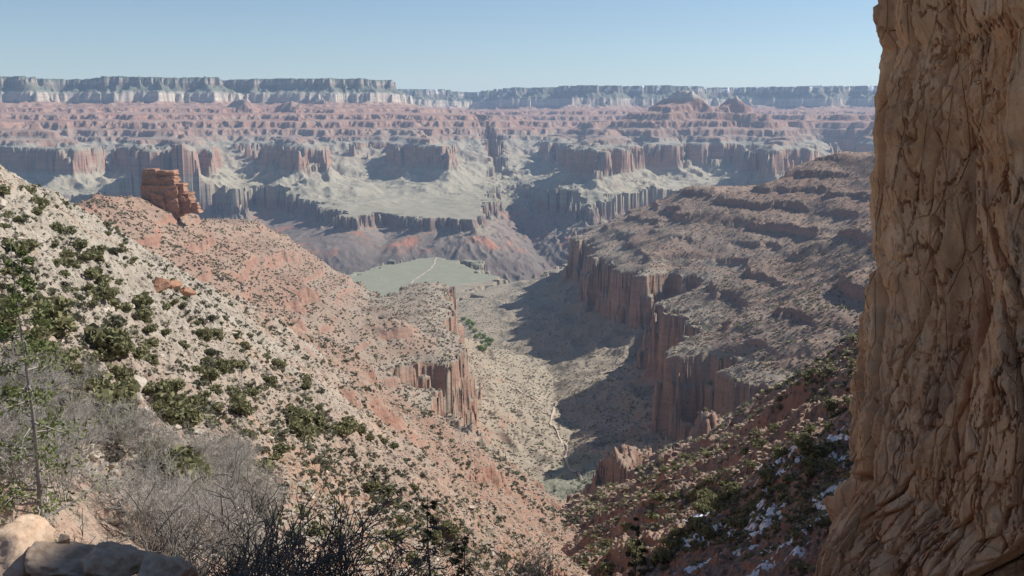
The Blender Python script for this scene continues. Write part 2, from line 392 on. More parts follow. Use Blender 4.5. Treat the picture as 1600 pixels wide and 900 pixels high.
while len(cur):
    ar, ac, br, bc, cr_, cc_ = cur.T
    mr = (ar + br) >> 1; mc = (ac + bc) >> 1
    can = (np.abs(ar - cr_) + np.abs(ac - cc_)) > 1
    sp = can & (E[mr, mc] > TOL)
    tris.append(cur[~sp])
    g = cur[sp]; mr = mr[sp]; mc = mc[sp]
    k1 = np.stack([g[:, 4], g[:, 5], g[:, 0], g[:, 1], mr, mc], 1); k2 = np.stack([g[:, 2], g[:, 3], g[:, 4], g[:, 5], mr, mc], 1)
    cur = np.concatenate([k1, k2])
T = np.concatenate(tris)
tri = np.stack([T[:, 0] * NC + T[:, 1], T[:, 2] * NC + T[:, 3], T[:, 4] * NC + T[:, 5]], 1)
del tris, E, HW
print('triangles', len(tri), time.time() - T0)

# ------------------------------------------------------------------ materials
class NodeKit:
    def __init__(self, name):
        self.m = bpy.data.materials.new(name); self.m.use_nodes = True
        self.t = self.m.node_tree; self.t.nodes.clear()
        self.out = self.n('ShaderNodeOutputMaterial'); self.b = self.n('ShaderNodeBsdfPrincipled')
        self.t.links.new(self.b.outputs[0], self.out.inputs[0])
        self.b.inputs['Specular IOR Level'].default_value = 0.15; self.b.inputs['Roughness'].default_value = 0.95
    def n(self, typ, **kw):
        nd = self.t.nodes.new(typ)
        for k, v in kw.items(): setattr(nd, k, v)
        return nd
    def put(self, sock, v):
        if isinstance(v, bpy.types.NodeSocket): self.t.links.new(v, sock)
        elif isinstance(v, (tuple, list)) and len(v) == 3 and sock.type == 'RGBA': sock.default_value = (*v, 1)
        else: sock.default_value = v
    def math(self, op, a, b=0.0, c=None, clamp=False):
        nd = self.n('ShaderNodeMath', operation=op, use_clamp=clamp)
        self.put(nd.inputs[0], a); self.put(nd.inputs[1], b)
        if c is not None: self.put(nd.inputs[2], c)
        return nd.outputs[0]
    def mix(self, fac, a, b, blend='MIX'):
        nd = self.n('ShaderNodeMix', data_type='RGBA', blend_type=blend)
        self.put(nd.inputs[0], fac); self.put(nd.inputs[6], a); self.put(nd.inputs[7], b)
        return nd.outputs[2]
    def step(self, v, lo, hi):
        nd = self.n('ShaderNodeMapRange', interpolation_type='SMOOTHSTEP')
        self.put(nd.inputs[0], v); nd.inputs[1].default_value = lo; nd.inputs[2].default_value = hi
        return nd.outputs[0]
    def noise(self, scale, detail=6, rough=.6, vec=None, typ='ShaderNodeTexNoise'):
        nd = self.n(typ)
        nd.inputs['Scale'].default_value = scale
        if typ == 'ShaderNodeTexNoise': nd.inputs['Detail'].default_value = detail; nd.inputs['Roughness'].default_value = rough
        if vec is not None: self.t.links.new(vec, nd.inputs['Vector'])
        return nd.outputs['Fac'] if typ == 'ShaderNodeTexNoise' else nd.outputs['Distance']
    def ramp(self, v, stops, interp='LINEAR'):
        nd = self.n('ShaderNodeValToRGB'); cr = nd.color_ramp; cr.interpolation = interp
        while len(cr.elements) < len(stops): cr.elements.new(0.5)
        for e, (p, c) in zip(cr.elements, stops): e.position = p; e.color = (*c, 1)
        self.put(nd.inputs[0], v); return nd.outputs[0]
    def pos(self, sx=1, sy=1, sz=1):
        g = self.n('ShaderNodeTexCoord'); mp = self.n('ShaderNodeMapping'); mp.inputs['Scale'].default_value = (sx, sy, sz)
        self.t.links.new(g.outputs['Object'], mp.inputs['Vector']); return mp.outputs[0]
    def bump(self, h, dist, strength=1.0, prev=None):
        nd = self.n('ShaderNodeBump'); nd.inputs['Distance'].default_value = dist; nd.inputs['Strength'].default_value = strength
        self.put(nd.inputs['Height'], h)
        if prev is not None: self.t.links.new(prev, nd.inputs['Normal'])
        return nd.outputs[0]
    def attr(self, name):
        return self.n('ShaderNodeAttribute', attribute_name=name).outputs['Fac']

def land_material():
    k = NodeKit('canyon_rock_and_scrub')
    s = k.attr('strat'); pale = k.attr('pale'); dist = k.attr('coarse')
    P = k.pos()
    big = k.noise(.004, 5, .55, P); mid = k.noise(.03, 6, .65, P); fine = k.noise(.22, 7, .7, P)
    beds = k.noise(1.0, 5, .7, k.pos(.0015, .0015, .05)); beds2 = k.noise(1.0, 4, .7, k.pos(.006, .006, .35))
    streak = k.noise(1.0, 5, .65, k.pos(.05, .05, .006))
    sj = k.math('ADD', s, k.math('MULTIPLY', k.math('SUBTRACT', mid, .5), 34))
    v = k.math('DIVIDE', k.math('ADD', sj, 700), 1500, clamp=True)
    q = lambda m: (m + 700) / 1500.0
    rock = k.ramp(v, [(q(-640), (.15, .115, .10)), (q(-520), (.20, .145, .12)), (q(-470), (.21, .15, .125)), (q(-412), (.235, .17, .14)), (q(-392), (.30, .265, .20)), (q(-215), (.34, .30, .225)), (q(-195), (.36, .245, .17)),
                      (q(-150), (.40, .235, .165)), (q(-8), (.43, .27, .19)), (q(6), (.37, .24, .18)), (q(120), (.37, .215, .155)), (q(330), (.38, .20, .14)), (q(415), (.41, .22, .15)),
                      (q(432), (.62, .54, .43)), (q(532), (.62, .55, .45)), (q(548), (.20, .195, .145)), (q(648), (.22, .21, .16)), (q(665), (.40, .36, .30)), (q(735), (.36, .33, .28)), (q(748), (.16, .17, .125))])
    rock = k.mix(k.step(beds, .35, .68), k.mix(.55, rock, (.21, .125, .10)), rock)
    rock = k.mix(k.math('MULTIPLY', k.step(beds2, .5, .75), .35), rock, (.55, .44, .35))
    rock = k.mix(k.math('MULTIPLY', k.step(streak, .52, .75), .22), rock, (.20, .13, .105))
    deb = k.ramp(v, [(q(-640), (.17, .14, .12)), (q(-520), (.24, .19, .155)), (q(-455), (.28, .255, .185)), (q(-380), (.33, .295, .215)), (q(-220), (.36, .32, .24)), (q(-150), (.35, .295, .22)),
                     (q(0), (.30, .275, .22)), (q(40), (.31, .255, .205)), (q(150), (.33, .23, .175)), (q(330), (.345, .222, .168)), (q(400), (.37, .25, .19)), (q(440), (.42, .36, .29)),
                     (q(535), (.34, .32, .26)), (q(560), (.16, .17, .125)), (q(690), (.15, .16, .12)), (q(750), (.10, .12, .085))])
    red = k.mix(k.step(k.noise(.011, 5, .6, P), .52, .66), deb, k.mix(.42, deb, (.42, .21, .14)))
    deb = k.mix(k.math('MULTIPLY', k.step(s, -40, 60), k.math('SUBTRACT', 1, k.step(s, 480, 520))), deb, red)
    supai = k.math('MULTIPLY', k.step(s, -5, 20), k.math('SUBTRACT', 1, k.step(s, 400, 440)))
    deb = k.mix(k.math('MULTIPLY', k.math('SUBTRACT', 1, k.step(beds, .42, .56)), k.math('MULTIPLY', supai, .5)), deb, (.27, .125, .09))
    drab = k.attr('drab'); deb = k.mix(k.math('MULTIPLY', drab, .45), deb, (.30, .235, .175))
    # iron-red shale patches under the Tapeats rim of the far side
    orange = k.math('MULTIPLY', k.math('MULTIPLY', k.step(big, .52, .66), k.step(s, -640, -560)), k.math('SUBTRACT', 1, k.step(s, -500, -470)))
    deb = k.mix(orange, deb, (.42, .19, .12))
    nz = k.n('ShaderNodeSeparateXYZ'); g = k.n('ShaderNodeNewGeometry'); k.t.links.new(g.outputs['Normal'], nz.inputs[0])
    flat = k.math('ADD', nz.outputs[2], k.math('MULTIPLY', k.math('SUBTRACT', fine, .5), .22))
    col = k.mix(k.step(flat, .54, .74), rock, deb)
    # pale sandstone rubble of the near slope, red soil showing through
    rub = k.ramp(fine, [(.28, (.22, .19, .155)), (.45, (.34, .295, .24)), (.62, (.44, .39, .325)), (.8, (.55, .50, .43))])
    rub = k.mix(k.math('MULTIPLY', k.step(k.noise(.035, 5, .6, P), .52, .64), .5), rub, (.45, .29, .19))
    col = k.mix(pale, col, rub)
    # speckle of stones and low scrub
    sp = k.noise(.9, 3, .6, P); sp2 = k.noise(.16, 4, .7, P)
    near = k.math('SUBTRACT', 1, k.step(dist, 1800, 4500))
    col = k.mix(k.math('MULTIPLY', k.math('MULTIPLY', k.step(sp2, .56, .66), near), .55), col, (.12, .125, .085))
    col = k.mix(k.math('MULTIPLY', k.math('MULTIPLY', k.step(sp, .60, .72), near), .55), col, (.55, .48, .40))
    col = k.mix(k.math('MULTIPLY', k.step(fine, .52, .7), .28), col, (.16, .13, .10))
    # old snow on the high rim
    sn = k.math('MULTIPLY', k.math('MULTIPLY', k.step(s, 640, 690), k.step(k.noise(.004, 6, .7, P), .54, .6)), k.step(dist, 15000, 16000))
    col = k.mix(sn, col, (.8, .82, .85))
    col = k.mix(k.math('MULTIPLY', k.attr('green'), .75), col, (.235, .245, .175))
    hs = k.n('ShaderNodeHueSaturation'); k.put(hs.inputs['Value'], k.math('ADD', .74, k.math('MULTIPLY', k.noise(.013, 9, .72, P), .46))); k.put(hs.inputs['Color'], col); col = hs.outputs[0]
    k.put(k.b.inputs['Base Color'], col)
    nb = k.bump(k.noise(.02, 8, .68, P), 9.0, .55)
    nb = k.bump(fine, 1.6, .7, nb)
    k.put(k.b.inputs['Normal'], nb)
    return k.m
LAND = land_material()

# ------------------------------------------------------------------ object helpers
def link(o, parent=None):
    sc.collection.objects.link(o)
    if parent is not None: o.parent = parent
    return o
def tag(o, label=None, cat=None, group=None, kind=None):
    if label: o['label'] = label
    if cat: o['category'] = cat
    if group: o['group'] = group
    if kind: o['kind'] = kind
    return o
def mesh_np(name, V, Fc, mat=None, smooth=True):
    """mesh from arrays; faces all of one size"""
    V = np.ascontiguousarray(V, f32); Fc = np.ascontiguousarray(Fc, np.int32); n = Fc.shape[1]
    me = bpy.data.meshes.new(name)
    me.vertices.add(len(V)); me.vertices.foreach_set('co', V.ravel())
    me.loops.add(Fc.size); me.loops.foreach_set('vertex_index', Fc.ravel())
    me.polygons.add(len(Fc)); me.polygons.foreach_set('loop_start', np.arange(0, Fc.size, n, dtype=np.int32))
    me.update(calc_edges=True)
    me.polygons.foreach_set('use_smooth', np.full(len(Fc), smooth, bool))
    if mat is not None: me.materials.append(mat)
    return me

# ------------------------------------------------------------------ the land, split into the pieces one would name
zt = ZONE.ravel()[tri[:, 2]]
names = {0: ('hillside', 'pale stony hillside dotted with junipers falling from the left edge'), 1: ('ridge', 'red ledgy ridge below the rock tower, ending in salmon cliffs'),
         2: ('slope', 'shaded brushy slope dropping to the left below the near cliff'), 3: ('valley_floor', 'grey-green canyon floor and flat bench with trails'),
         4: ('gorge', 'dark rugged inner gorge cut into the bench'), 5: ('buttes', 'red cliffed buttes and pale aprons across the canyon'), 6: ('canyon_rim', 'banded far rim of the canyon with a white cliff band'),
         7: ('mesa', 'terraced red and grey mesa with shaded cliffs right of the valley')}
HR = np.broadcast_to(rad[:, None], H.shape)
def land_piece(code, name, label):
    sel = tri[zt == code]
    if not len(sel): return
    ids, inv = np.unique(sel, return_inverse=True); inv = inv.reshape(-1, 3)
    i = ids // NC; j = ids % NC
    r = rad[i]; z = H[i, j]; x = r * np.sin(az[j]); y = r * np.cos(az[j])
    me = mesh_np(name, np.stack([x, y, z], 1), inv[:, ::-1], LAND, True)
    t = np.clip((r - 4200) / 1400, 0, 1)
    strat = z + 420 - 220 * t * t * (3 - 2 * t)
    pn = smp(FBM2, x.astype(f32), y.astype(f32), 60, .3)
    pale = np.clip((z + 135 + 22 * pn) / 60, 0, 1) * np.clip((620 - r + 60 * pn) / 150, 0, 1) * (zt_v[ids] == 0) * np.clip((12 - x) / 70, .12, 1)
    drab = np.isin(zt_v[ids], (2, 7)).astype(f32) + .9 * (zt_v[ids] == 1) + .9 * (zt_v[ids] == 0)
    for nm, arr in (('strat', strat), ('pale', pale), ('coarse', r), ('drab', drab), ('green', ((zt_v[ids] == 3) & (r < 6000)).astype(f32))):
        me.attributes.new(nm, 'FLOAT', 'POINT').data.foreach_set('value', np.ascontiguousarray(arr, f32))
    o = link(bpy.data.objects.new(name, me)); tag(o, label, kind='structure')
    return o
zt_v = ZONE.ravel()
for code, (nm, lab) in names.items(): land_piece(code, nm, lab)
print('land', time.time() - T0)
#==OBJECTS
rng = np.random.default_rng(21); random.seed(8)
def simple_mat(name, stops, scale, bump=.02, bscale=None, rough=.95, stretch=(1, 1, 1), dark=None, per_object=0.0):
    k = NodeKit(name); P = k.pos(*stretch)
    c = k.ramp(k.noise(scale, 6, .65, P), stops)
    if dark: c = k.mix(k.math('MULTIPLY', k.step(k.noise(dark[1], 5, .65, P), .5, .68), dark[2]), c, dark[0])
    if per_object:
        oi = k.n('ShaderNodeObjectInfo'); hs = k.n('ShaderNodeHueSaturation')
        k.put(hs.inputs['Value'], k.math('ADD', 1 - per_object * .5, k.math('MULTIPLY', oi.outputs['Random'], per_object)))
        k.put(hs.inputs['Color'], c); c = hs.outputs[0]
    k.put(k.b.inputs['Base Color'], c); k.b.inputs['Roughness'].default_value = rough
    if bump: k.put(k.b.inputs['Normal'], k.bump(k.noise(bscale or scale * 2.5, 8, .7, P), bump, 1.0))
    return k.m
def leaf_mat(name, a, b, scale=.8):
    k = NodeKit(name); g = k.n('ShaderNodeNewGeometry'); oi = k.n('ShaderNodeObjectInfo')
    r_ = k.math('ADD', k.math('MULTIPLY', g.outputs['Random Per Island'], .7), k.math('MULTIPLY', oi.outputs['Random'], .3))
    c = k.mix(r_, a, b); k.put(k.b.inputs['Base Color'], c); k.b.inputs['Roughness'].default_value = .8
    tr = k.n('ShaderNodeBsdfTranslucent'); k.put(tr.inputs['Color'], c)
    mx = k.n('ShaderNodeMixShader'); mx.inputs[0].default_value = .28
    k.t.links.new(k.b.outputs[0], mx.inputs[1]); k.t.links.new(tr.outputs[0], mx.inputs[2]); k.t.links.new(mx.outputs[0], k.out.inputs[0])
    return k.m
M_JUN = leaf_mat('juniper_foliage', (.16, .165, .085), (.30, .285, .16))
M_SCRUB = leaf_mat('scrub_foliage', (.10, .105, .068), (.21, .205, .145))
M_FIR = leaf_mat('fir_needles', (.10, .13, .045), (.23, .26, .10))
M_DARK = leaf_mat('pinyon_needles', (.065, .07, .036), (.15, .14, .08))
M_COT = leaf_mat('cottonwood_leaves', (.19, .27, .07), (.30, .38, .12))
M_BARK = simple_mat('grey_bark', [(.3, (.22, .19, .17)), (.7, (.42, .39, .36))], 6, .01, stretch=(1, 1, .2))
M_DKBARK = simple_mat('dark_bark', [(.3, (.10, .085, .075)), (.7, (.23, .205, .18))], 8, .01)
M_TWIG = simple_mat('pale_twig_bark', [(.3, (.28, .26, .23)), (.7, (.50, .47, .43))], 3, 0)
M_CLIFF = None
M_PALE = simple_mat('pale_sandstone', [(.25, (.30, .25, .20)), (.5, (.46, .40, .33)), (.75, (.60, .54, .46))], .7, .03, 3.0, per_object=.35)
M_RUST = simple_mat('rust_sandstone', [(.25, (.20, .115, .08)), (.5, (.36, .20, .13)), (.78, (.48, .30, .20))], .12, .5, .35, stretch=(1, 1, 2.2), dark=((.15, .095, .075), .2, .6), per_object=.3)
M_STONE = simple_mat('foreground_sandstone', [(.25, (.32, .22, .15)), (.5, (.48, .35, .25)), (.75, (.62, .50, .38))], 3.0, .006, 9.0, dark=((.26, .19, .15), 5.0, .5), per_object=.2)
M_DIRT = simple_mat('red_trail_dirt', [(.25, (.18, .11, .08)), (.5, (.28, .175, .12)), (.75, (.37, .25, .18))], 9.0, .015, 30.0)
M_PATH = simple_mat('pale_trail_dust', [(.3, (.42, .33, .255)), (.7, (.52, .43, .34))], .05, 0)
M_SNOW = simple_mat('old_snow', [(.3, (.70, .72, .76)), (.7, (.84, .86, .88))], 1.5, .03, 4.0, rough=.6)

def empty(name, loc, rz=0.0, scale=1.0):
    o = bpy.data.objects.new(name, None); o.empty_display_size = .3
    o.location = loc; o.rotation_euler = (0, 0, rz); o.scale = (scale,) * 3
    return link(o)
def place(me, name, loc, rz=0.0, scale=1.0, parent=None, tilt=(0, 0)):
    o = bpy.data.objects.new(name, me)
    if parent is None:
        o.location = loc; o.rotation_euler = (tilt[0], tilt[1], rz); o.scale = (scale,) * 3 if np.isscalar(scale) else scale
    return link(o, parent)
def in_poly(px, py, poly):
    c = False; n = len(poly)
    for i in range(n):
        ax, ay = poly[i]; bx_, by_ = poly[i - 1]
        if (ay > py) != (by_ > py) and px < (bx_ - ax) * (py - ay) / (by_ - ay) + ax: c = not c
    return c

# ---- near rock face on the right
def cellular(u, v, n, seed, ubox, vbox, tilt):
    """piecewise tilted blocks with grooves between: returns height and distance to the joint"""
    g = np.random.default_rng(seed)
    cu = g.uniform(*ubox, n); cv = g.uniform(*vbox, n); h = g.standard_normal(n); tu = g.standard_normal(n) * tilt; tv = g.standard_normal(n) * tilt * .4
    f1 = np.full(u.shape, 1e9, f32); f2 = f1.copy(); out = np.zeros(u.shape, f32)
    for i in range(n):
        du = u - cu[i]; dv = v - cv[i]; d = du * du + dv * dv
        m = d < f1
        f2 = np.where(m, f1, np.minimum(f2, d)); out = np.where(m, h[i] + tu[i] * du + tv[i] * dv, out); f1 = np.where(m, d, f1)
    return out, np.sqrt(f2) - np.sqrt(f1)
def build_cliff():
    DC = 30.0
    path = np.array([(30, -60), (26, -20), (22, 4), (20, 12), (17.2, 20), (14.3, 25), (12.3, 28.2), (11.35, 30.0), (11.6, 31.8), (13.5, 33.5), (24, 41), (42, 62), (80, 140), (100, 200), (112, 240), (119, 290), (123, 330)])  # unseen run beyond the far corner is added to shade the slope
    tops = np.array([22, 21, 19.6, 18.6, 13, 9, 6.5, 6.5, 7, 8, 10, 13, 18, -10, -36, -64, -88.0])  # unseen crest heights, shaped by where their shadow should end
    seg = np.r_[0, np.cumsum(np.hypot(*np.diff(path, axis=0).T))]
    s_vis0 = np.interp(22.0, path[:6, 1], seg[:6])
    ss = np.r_[np.linspace(0, s_vis0, 60)[:-1], np.linspace(s_vis0, seg[8] + .8, 380), np.linspace(seg[8] + .8, seg[-1], 90)[1:]]
    zs = np.r_[np.linspace(-62, -15.5, 40)[:-1], np.linspace(-15.5, 4.6, 400), 4.6 + 20 * np.linspace(0, 1, 60)[1:]]
    S, Z = np.meshgrid(ss, zs); S = S.astype(f32); Z = Z.astype(f32)
    cx = np.interp(S, seg, path[:, 0]); cy = np.interp(S, seg, path[:, 1])
    e = .3; tx = np.interp(S + e, seg, path[:, 0]) - np.interp(S - e, seg, path[:, 0]); ty = np.interp(S + e, seg, path[:, 1]) - np.interp(S - e, seg, path[:, 1])
    tl = np.hypot(tx, ty) + 1e-6; nx, ny = -ty / tl, tx / tl            # outward: to the left of the path
    rows = np.array([-300, 0, 40, 75, 95, 150, 205, 235, 300, 330, 400, 470, 520, 560, 610, 660, 720, 775, 800, 840, 900, 1100])
    edge = np.array([1330, 1340, 1342, 1360, 1360, 1350, 1352, 1362, 1366, 1367, 1379, 1393, 1394, 1392, 1386, 1382, 1380, 1378, 1358, 1334, 1300, 1262])
    zr = -(rows - 188) / FPX * DC; dx = (edge - 1368) / FPX * DC
    o_ = np.argsort(zr); lean = np.interp(Z, zr[o_], dx[o_])
    near_k = np.clip((cy - 2) / 24, 0, 1)
    tp = np.interp(S, seg, tops) + .35 * smp(FBM, S, S * 0, 9.0); far_k = np.clip((S - seg[9]) / 6, 0, 1)
    Zn = np.where(Z > 4.6, 4.6 + (Z - 4.6) / 20 * (tp - 4.6), Z); Zf = -100 + (Z + 62) / 86.6 * (tp + 100)
    Zp = Zn + (Zf - Zn) * far_k
    U = S * 1.0; W = Z * .46 + S * .10                                  # blocks taller than wide, leaning
    dsp = np.zeros(S.shape, f32)
    a, g1 = cellular(U, W, 46, 3, (s_vis0 - 6, seg[8] + 8), (-9, 7), .42); dsp += .75 * np.clip(a, -1.6, 1.6) * (1 - .78 * np.exp(-((S - seg[7] - .4) / 1.5) ** 2)) - .55 * np.exp(-(g1 / .06) ** 2)
    a, g2 = cellular(U + .25 * a, W, 230, 4, (s_vis0 - 3, seg[8] + 5), (-8, 5), .5); dsp += .14 * np.clip(a, -2, 2) - .16 * np.exp(-(g2 / .03) ** 2)
    low = np.clip((-5.5 - Z) / 4, 0, 1)
    a, g3 = cellular(U * 1.15, Z * .30, 700, 5, ((s_vis0 - 2) * 1.15, (seg[8] + 3) * 1.15), (-5, 2), .8); dsp += (.028 + .06 * low) * np.clip(a, -2, 2) - (.03 + .09 * low) * np.exp(-(g3 / .035) ** 2)
    dsp += .08 * smp(FBM, S, Z, 7.0) + .025 * smp(RID, S, Z * .35, 1.6, .1, 5) + .010 * smp(FINE, S, Z, .9, .3, 8)
    wv = smp(FBM, S, Z, 5.0, .2, 40)
    sw = (Z + 1.6 * wv + .35 * S) / 3.8; sw = sw - np.floor(sw); dsp += .16 * (np.clip(sw / .85, 0, 1) - np.clip((sw - .85) / .15, 0, 1)) * np.clip(.6 + smp(FBM, S, Z, 6.0, 1.0, 70), 0, 1)
    for fr, wd, dp, ox in ((2.4, .06, .45, 12), (1.1, .07, .22, 48)):
        cr_ = np.abs(smp(FBM, S, Z * .22, fr, .06, ox)); dsp -= dp * np.exp(-(cr_ / wd) ** 2) * np.clip(.4 + smp(FBM, S, Z, 4.0, .5, ox + 7), 0, 1)
    fade = np.clip((Z + 40) / 20, .3, 1)
    dsp *= fade
    X = cx + nx * dsp * (1 - far_k) + lean * (.45 + .55 * near_k) * (1 - far_k); Y = cy + ny * dsp
    X += np.clip((Zp - 4) / 20, 0, 1) * 2.5 * (1 - far_k)                # the face leans back above the frame
    lean = lean
    V = np.stack([X, Y, Zp], -1).reshape(-1, 3); ni, nj = S.shape
    q = np.arange(ni * nj).reshape(ni, nj); Fq = np.stack([q[:-1, :-1], q[1:, :-1], q[1:, 1:], q[:-1, 1:]], -1).reshape(-1, 4)
    k = NodeKit('shaded_sandstone_face'); P = k.pos()
    c = k.ramp(k.noise(.55, 7, .62, P), [(.25, (.44, .22, .11)), (.42, (.60, .325, .175)), (.58, (.68, .40, .23)), (.75, (.72, .49, .32))])
    st = k.noise(1.0, 5, .65, k.pos(1.3, 1.3, .16)); c = k.mix(k.math('MULTIPLY', k.step(st, .50, .66), .55), c, (.34, .19, .12))
    gp = k.noise(.3, 4, .6, P); c = k.mix(k.math('MULTIPLY', k.step(gp, .53, .63), .5), c, (.36, .235, .16))
    c = k.mix(k.math('MULTIPLY', k.step(k.noise(7.0, 4, .7, P), .62, .75), .5), c, (.12, .08, .06))
    k.put(k.b.inputs['Base Color'], c)
    vr = k.n('ShaderNodeTexVoronoi', feature='DISTANCE_TO_EDGE'); vr.inputs['Scale'].default_value = 1.0; k.t.links.new(k.pos(1.5, 1.5, .45), vr.inputs['Vector'])
    ck = k.step(vr.outputs['Distance'], .0, .045)
    nb = k.bump(ck, .06, .8); nb = k.bump(k.noise(3.0, 9, .72, P), .045, .8, nb); nb = k.bump(k.noise(22, 5, .7, P), .008, .8, nb); k.put(k.b.inputs['Normal'], nb)
    o = link(bpy.data.objects.new('cliff', mesh_np('cliff', V, Fq, k.m, False)))
    tag(o, 'tall shaded orange-brown sandstone cliff filling the right edge', 'cliff')
    return o
build_cliff()
print('cliff', time.time() - T0)

# ---- stones
def stone_mesh(name, seed, mat, sub=3, rough=.16, flat=.0, box=.55):
    import bmesh
    bm = bmesh.new(); bmesh.ops.create_icosphere(bm, subdivisions=sub, radius=1.0)
    g = np.random.default_rng(seed); pl = g.standard_normal((14, 3)); pl /= np.linalg.norm(pl, axis=1)[:, None]; dd = g.uniform(box, .9, 14)
    for v in bm.verts:
        p = np.array(v.co); 
        for n_, d_ in zip(pl, dd):
            k_ = p @ n_ - d_
            if k_ > 0: p = p - n_ * k_ * .98
        v.co = p
    if sub >= 3:
        from mathutils import noise as mn, Vector
        for v in bm.verts:
            q = v.co * 2.3 + Vector((seed * 3.1, seed * 1.7, seed)); v.co *= 1 + rough * mn.fractal(q, .8, 2.1, 4)
    me = bpy.data.meshes.new(name); bm.to_mesh(me); bm.free()
    me.materials.append(mat); me.polygons.foreach_set('use_smooth', np.full(len(me.polygons), False))
    return me

# ---- red rock tower on the crest of the left ridge
def build_tower():
    import bmesh
    from mathutils import noise as mn, Vector
    c = ground(258, 322, 900) or (-566, 1600, -120)
    e = empty('rock_tower', c); tag(e, 'squat blocky dark red rock tower on the crest of the red ridge', 'rock tower')
    for n_, (cx_, cy_, cz_, sx_, sy_, sz_) in enumerate([(-4, 8, 8, 31, 22, 26), (-7, 8, 39, 27, 18, 9), (-22, 8, 53, 12, 14, 8), (2, 9, 52, 17, 13, 6.5), (22, 8, 22, 13, 15, 15), (30, 8, 6, 14, 15, 15), (-6, -12, 4, 12, 8, 17), (44, 6, -4, 12, 10, 9)]):
        bm = bmesh.new(); bmesh.ops.create_cube(bm, size=2.0); bmesh.ops.subdivide_edges(bm, edges=bm.edges[:], cuts=11, use_grid_fill=True)
        for v in bm.verts:
            p = Vector((v.co.x * sx_, v.co.y * sy_, v.co.z * sz_))
            d_ = mn.fractal(Vector((p.x * .05 + n_ * 7, p.y * .05, p.z * .09)), .9, 2.2, 4); bed = .7 * math.sin(p.z * .55 + 2 * mn.noise(p * .02)) + .5 * math.sin(p.z * 1.3 + n_)
            k_ = 1 + (d_ * 3.2 + bed * 1.1 - max(0, v.co.z) * 1.5) / max(sx_, sy_)
            v.co = Vector((p.x * k_ + cx_, p.y * k_ + cy_, p.z + d_ * 1.6 + cz_ + .05 * p.x * (n_ % 2)))
        me = bpy.data.meshes.new('block'); bm.to_mesh(me); bm.free(); me.materials.append(M_RUST); place(me, 'block', None, parent=e)
build_tower()

# ---- trails
def ribbon(name, pix, width, label, lift=2.6, rmin=1300):
    pts = [ground(a, b, rmin) for a, b in pix]; pts = np.array([p for p in pts if p])
    seg = np.r_[0, np.cumsum(np.hypot(*np.diff(pts[:, :2], axis=0).T))]
    t = np.arange(0, seg[-1], 9.0); x = np.interp(t, seg, pts[:, 0]); y = np.interp(t, seg, pts[:, 1])
    x = x + 1.5 * np.sin(t / 31.0); w = width * (.8 + .3 * np.sin(t / 17.0))
    tx = np.gradient(x); ty = np.gradient(y); L = np.hypot(tx, ty); nx, ny = -ty / L, tx / L
    rows_ = []
    for kx in (-.5, 0, .5):
        xx = x + nx * w * kx; yy = y + ny * w * kx; rows_.append(np.stack([xx, yy, land_z(xx, yy) + lift - abs(kx) * 1.2], 1))
    V = np.concatenate(rows_); n = len(x); i = np.arange(n - 1)
    Fq = np.concatenate([np.stack([i + k * n, i + 1 + k * n, i + 1 + (k + 1) * n, i + (k + 1) * n], 1) for k in (0, 1)])
    o = link(bpy.data.objects.new(name, mesh_np(name, V, Fq[:, ::-1], M_PATH, True))); tag(o, label, kind='structure')
ribbon('trail', [(681, 402), (679, 412), (674, 420), (660, 430), (648, 438), (640, 446), (636, 458), (631, 470)], 9.0, 'pale footpath running out across the flat green bench', rmin=2900)
ribbon('trail', [(796, 604), (822, 618), (846, 632), (868, 628), (866, 646), (858, 662), (872, 680), (886, 700), (882, 716), (898, 738), (912, 754)], 5.0, 'winding pale trail along the valley floor')

# ---- foliage builders
def leaf_cloud(name, n, size, seed, mat, shape='bush', h=1.0):
    """many small leaf clumps spread through a lumpy volume; unit radius, base at z = 0"""
    g = np.random.default_rng(seed)
    lob = g.uniform(-.55, .55, (7, 3)); lob[:, 2] = g.uniform(.25, .95, 7) * h; lr_ = g.uniform(.32, .62, 7)
    which = g.integers(0, 7, n); d = g.standard_normal((n, 3)); d /= np.linalg.norm(d, axis=1)[:, None]
    c = lob[which] + d * (lr_[which] * g.uniform(.45, 1.0, n) ** .5)[:, None]; c[:, 2] = np.abs(c[:, 2] * .85)
    a = g.standard_normal((n, 3)); a /= np.linalg.norm(a, axis=1)[:, None]; b = np.cross(a, g.standard_normal((n, 3))); b /= np.linalg.norm(b, axis=1)[:, None]
    s_ = (size * g.uniform(.6, 1.4, n))[:, None]
    V = np.stack([c - a * s_, c + b * s_ * .7, c + a * s_, c - b * s_ * .7], 1).reshape(-1, 3)
    return mesh_np(name, V, np.arange(n * 4).reshape(-1, 4), mat, False)
bush_meshes = [leaf_cloud('juniper_bush', 420, .17, 40 + i, M_JUN, h=.8 + .12 * i) for i in range(5)]
sage_meshes = [leaf_cloud('sage_bush', 300, .17, 60 + i, M_SCRUB, h=.7) for i in range(3)]

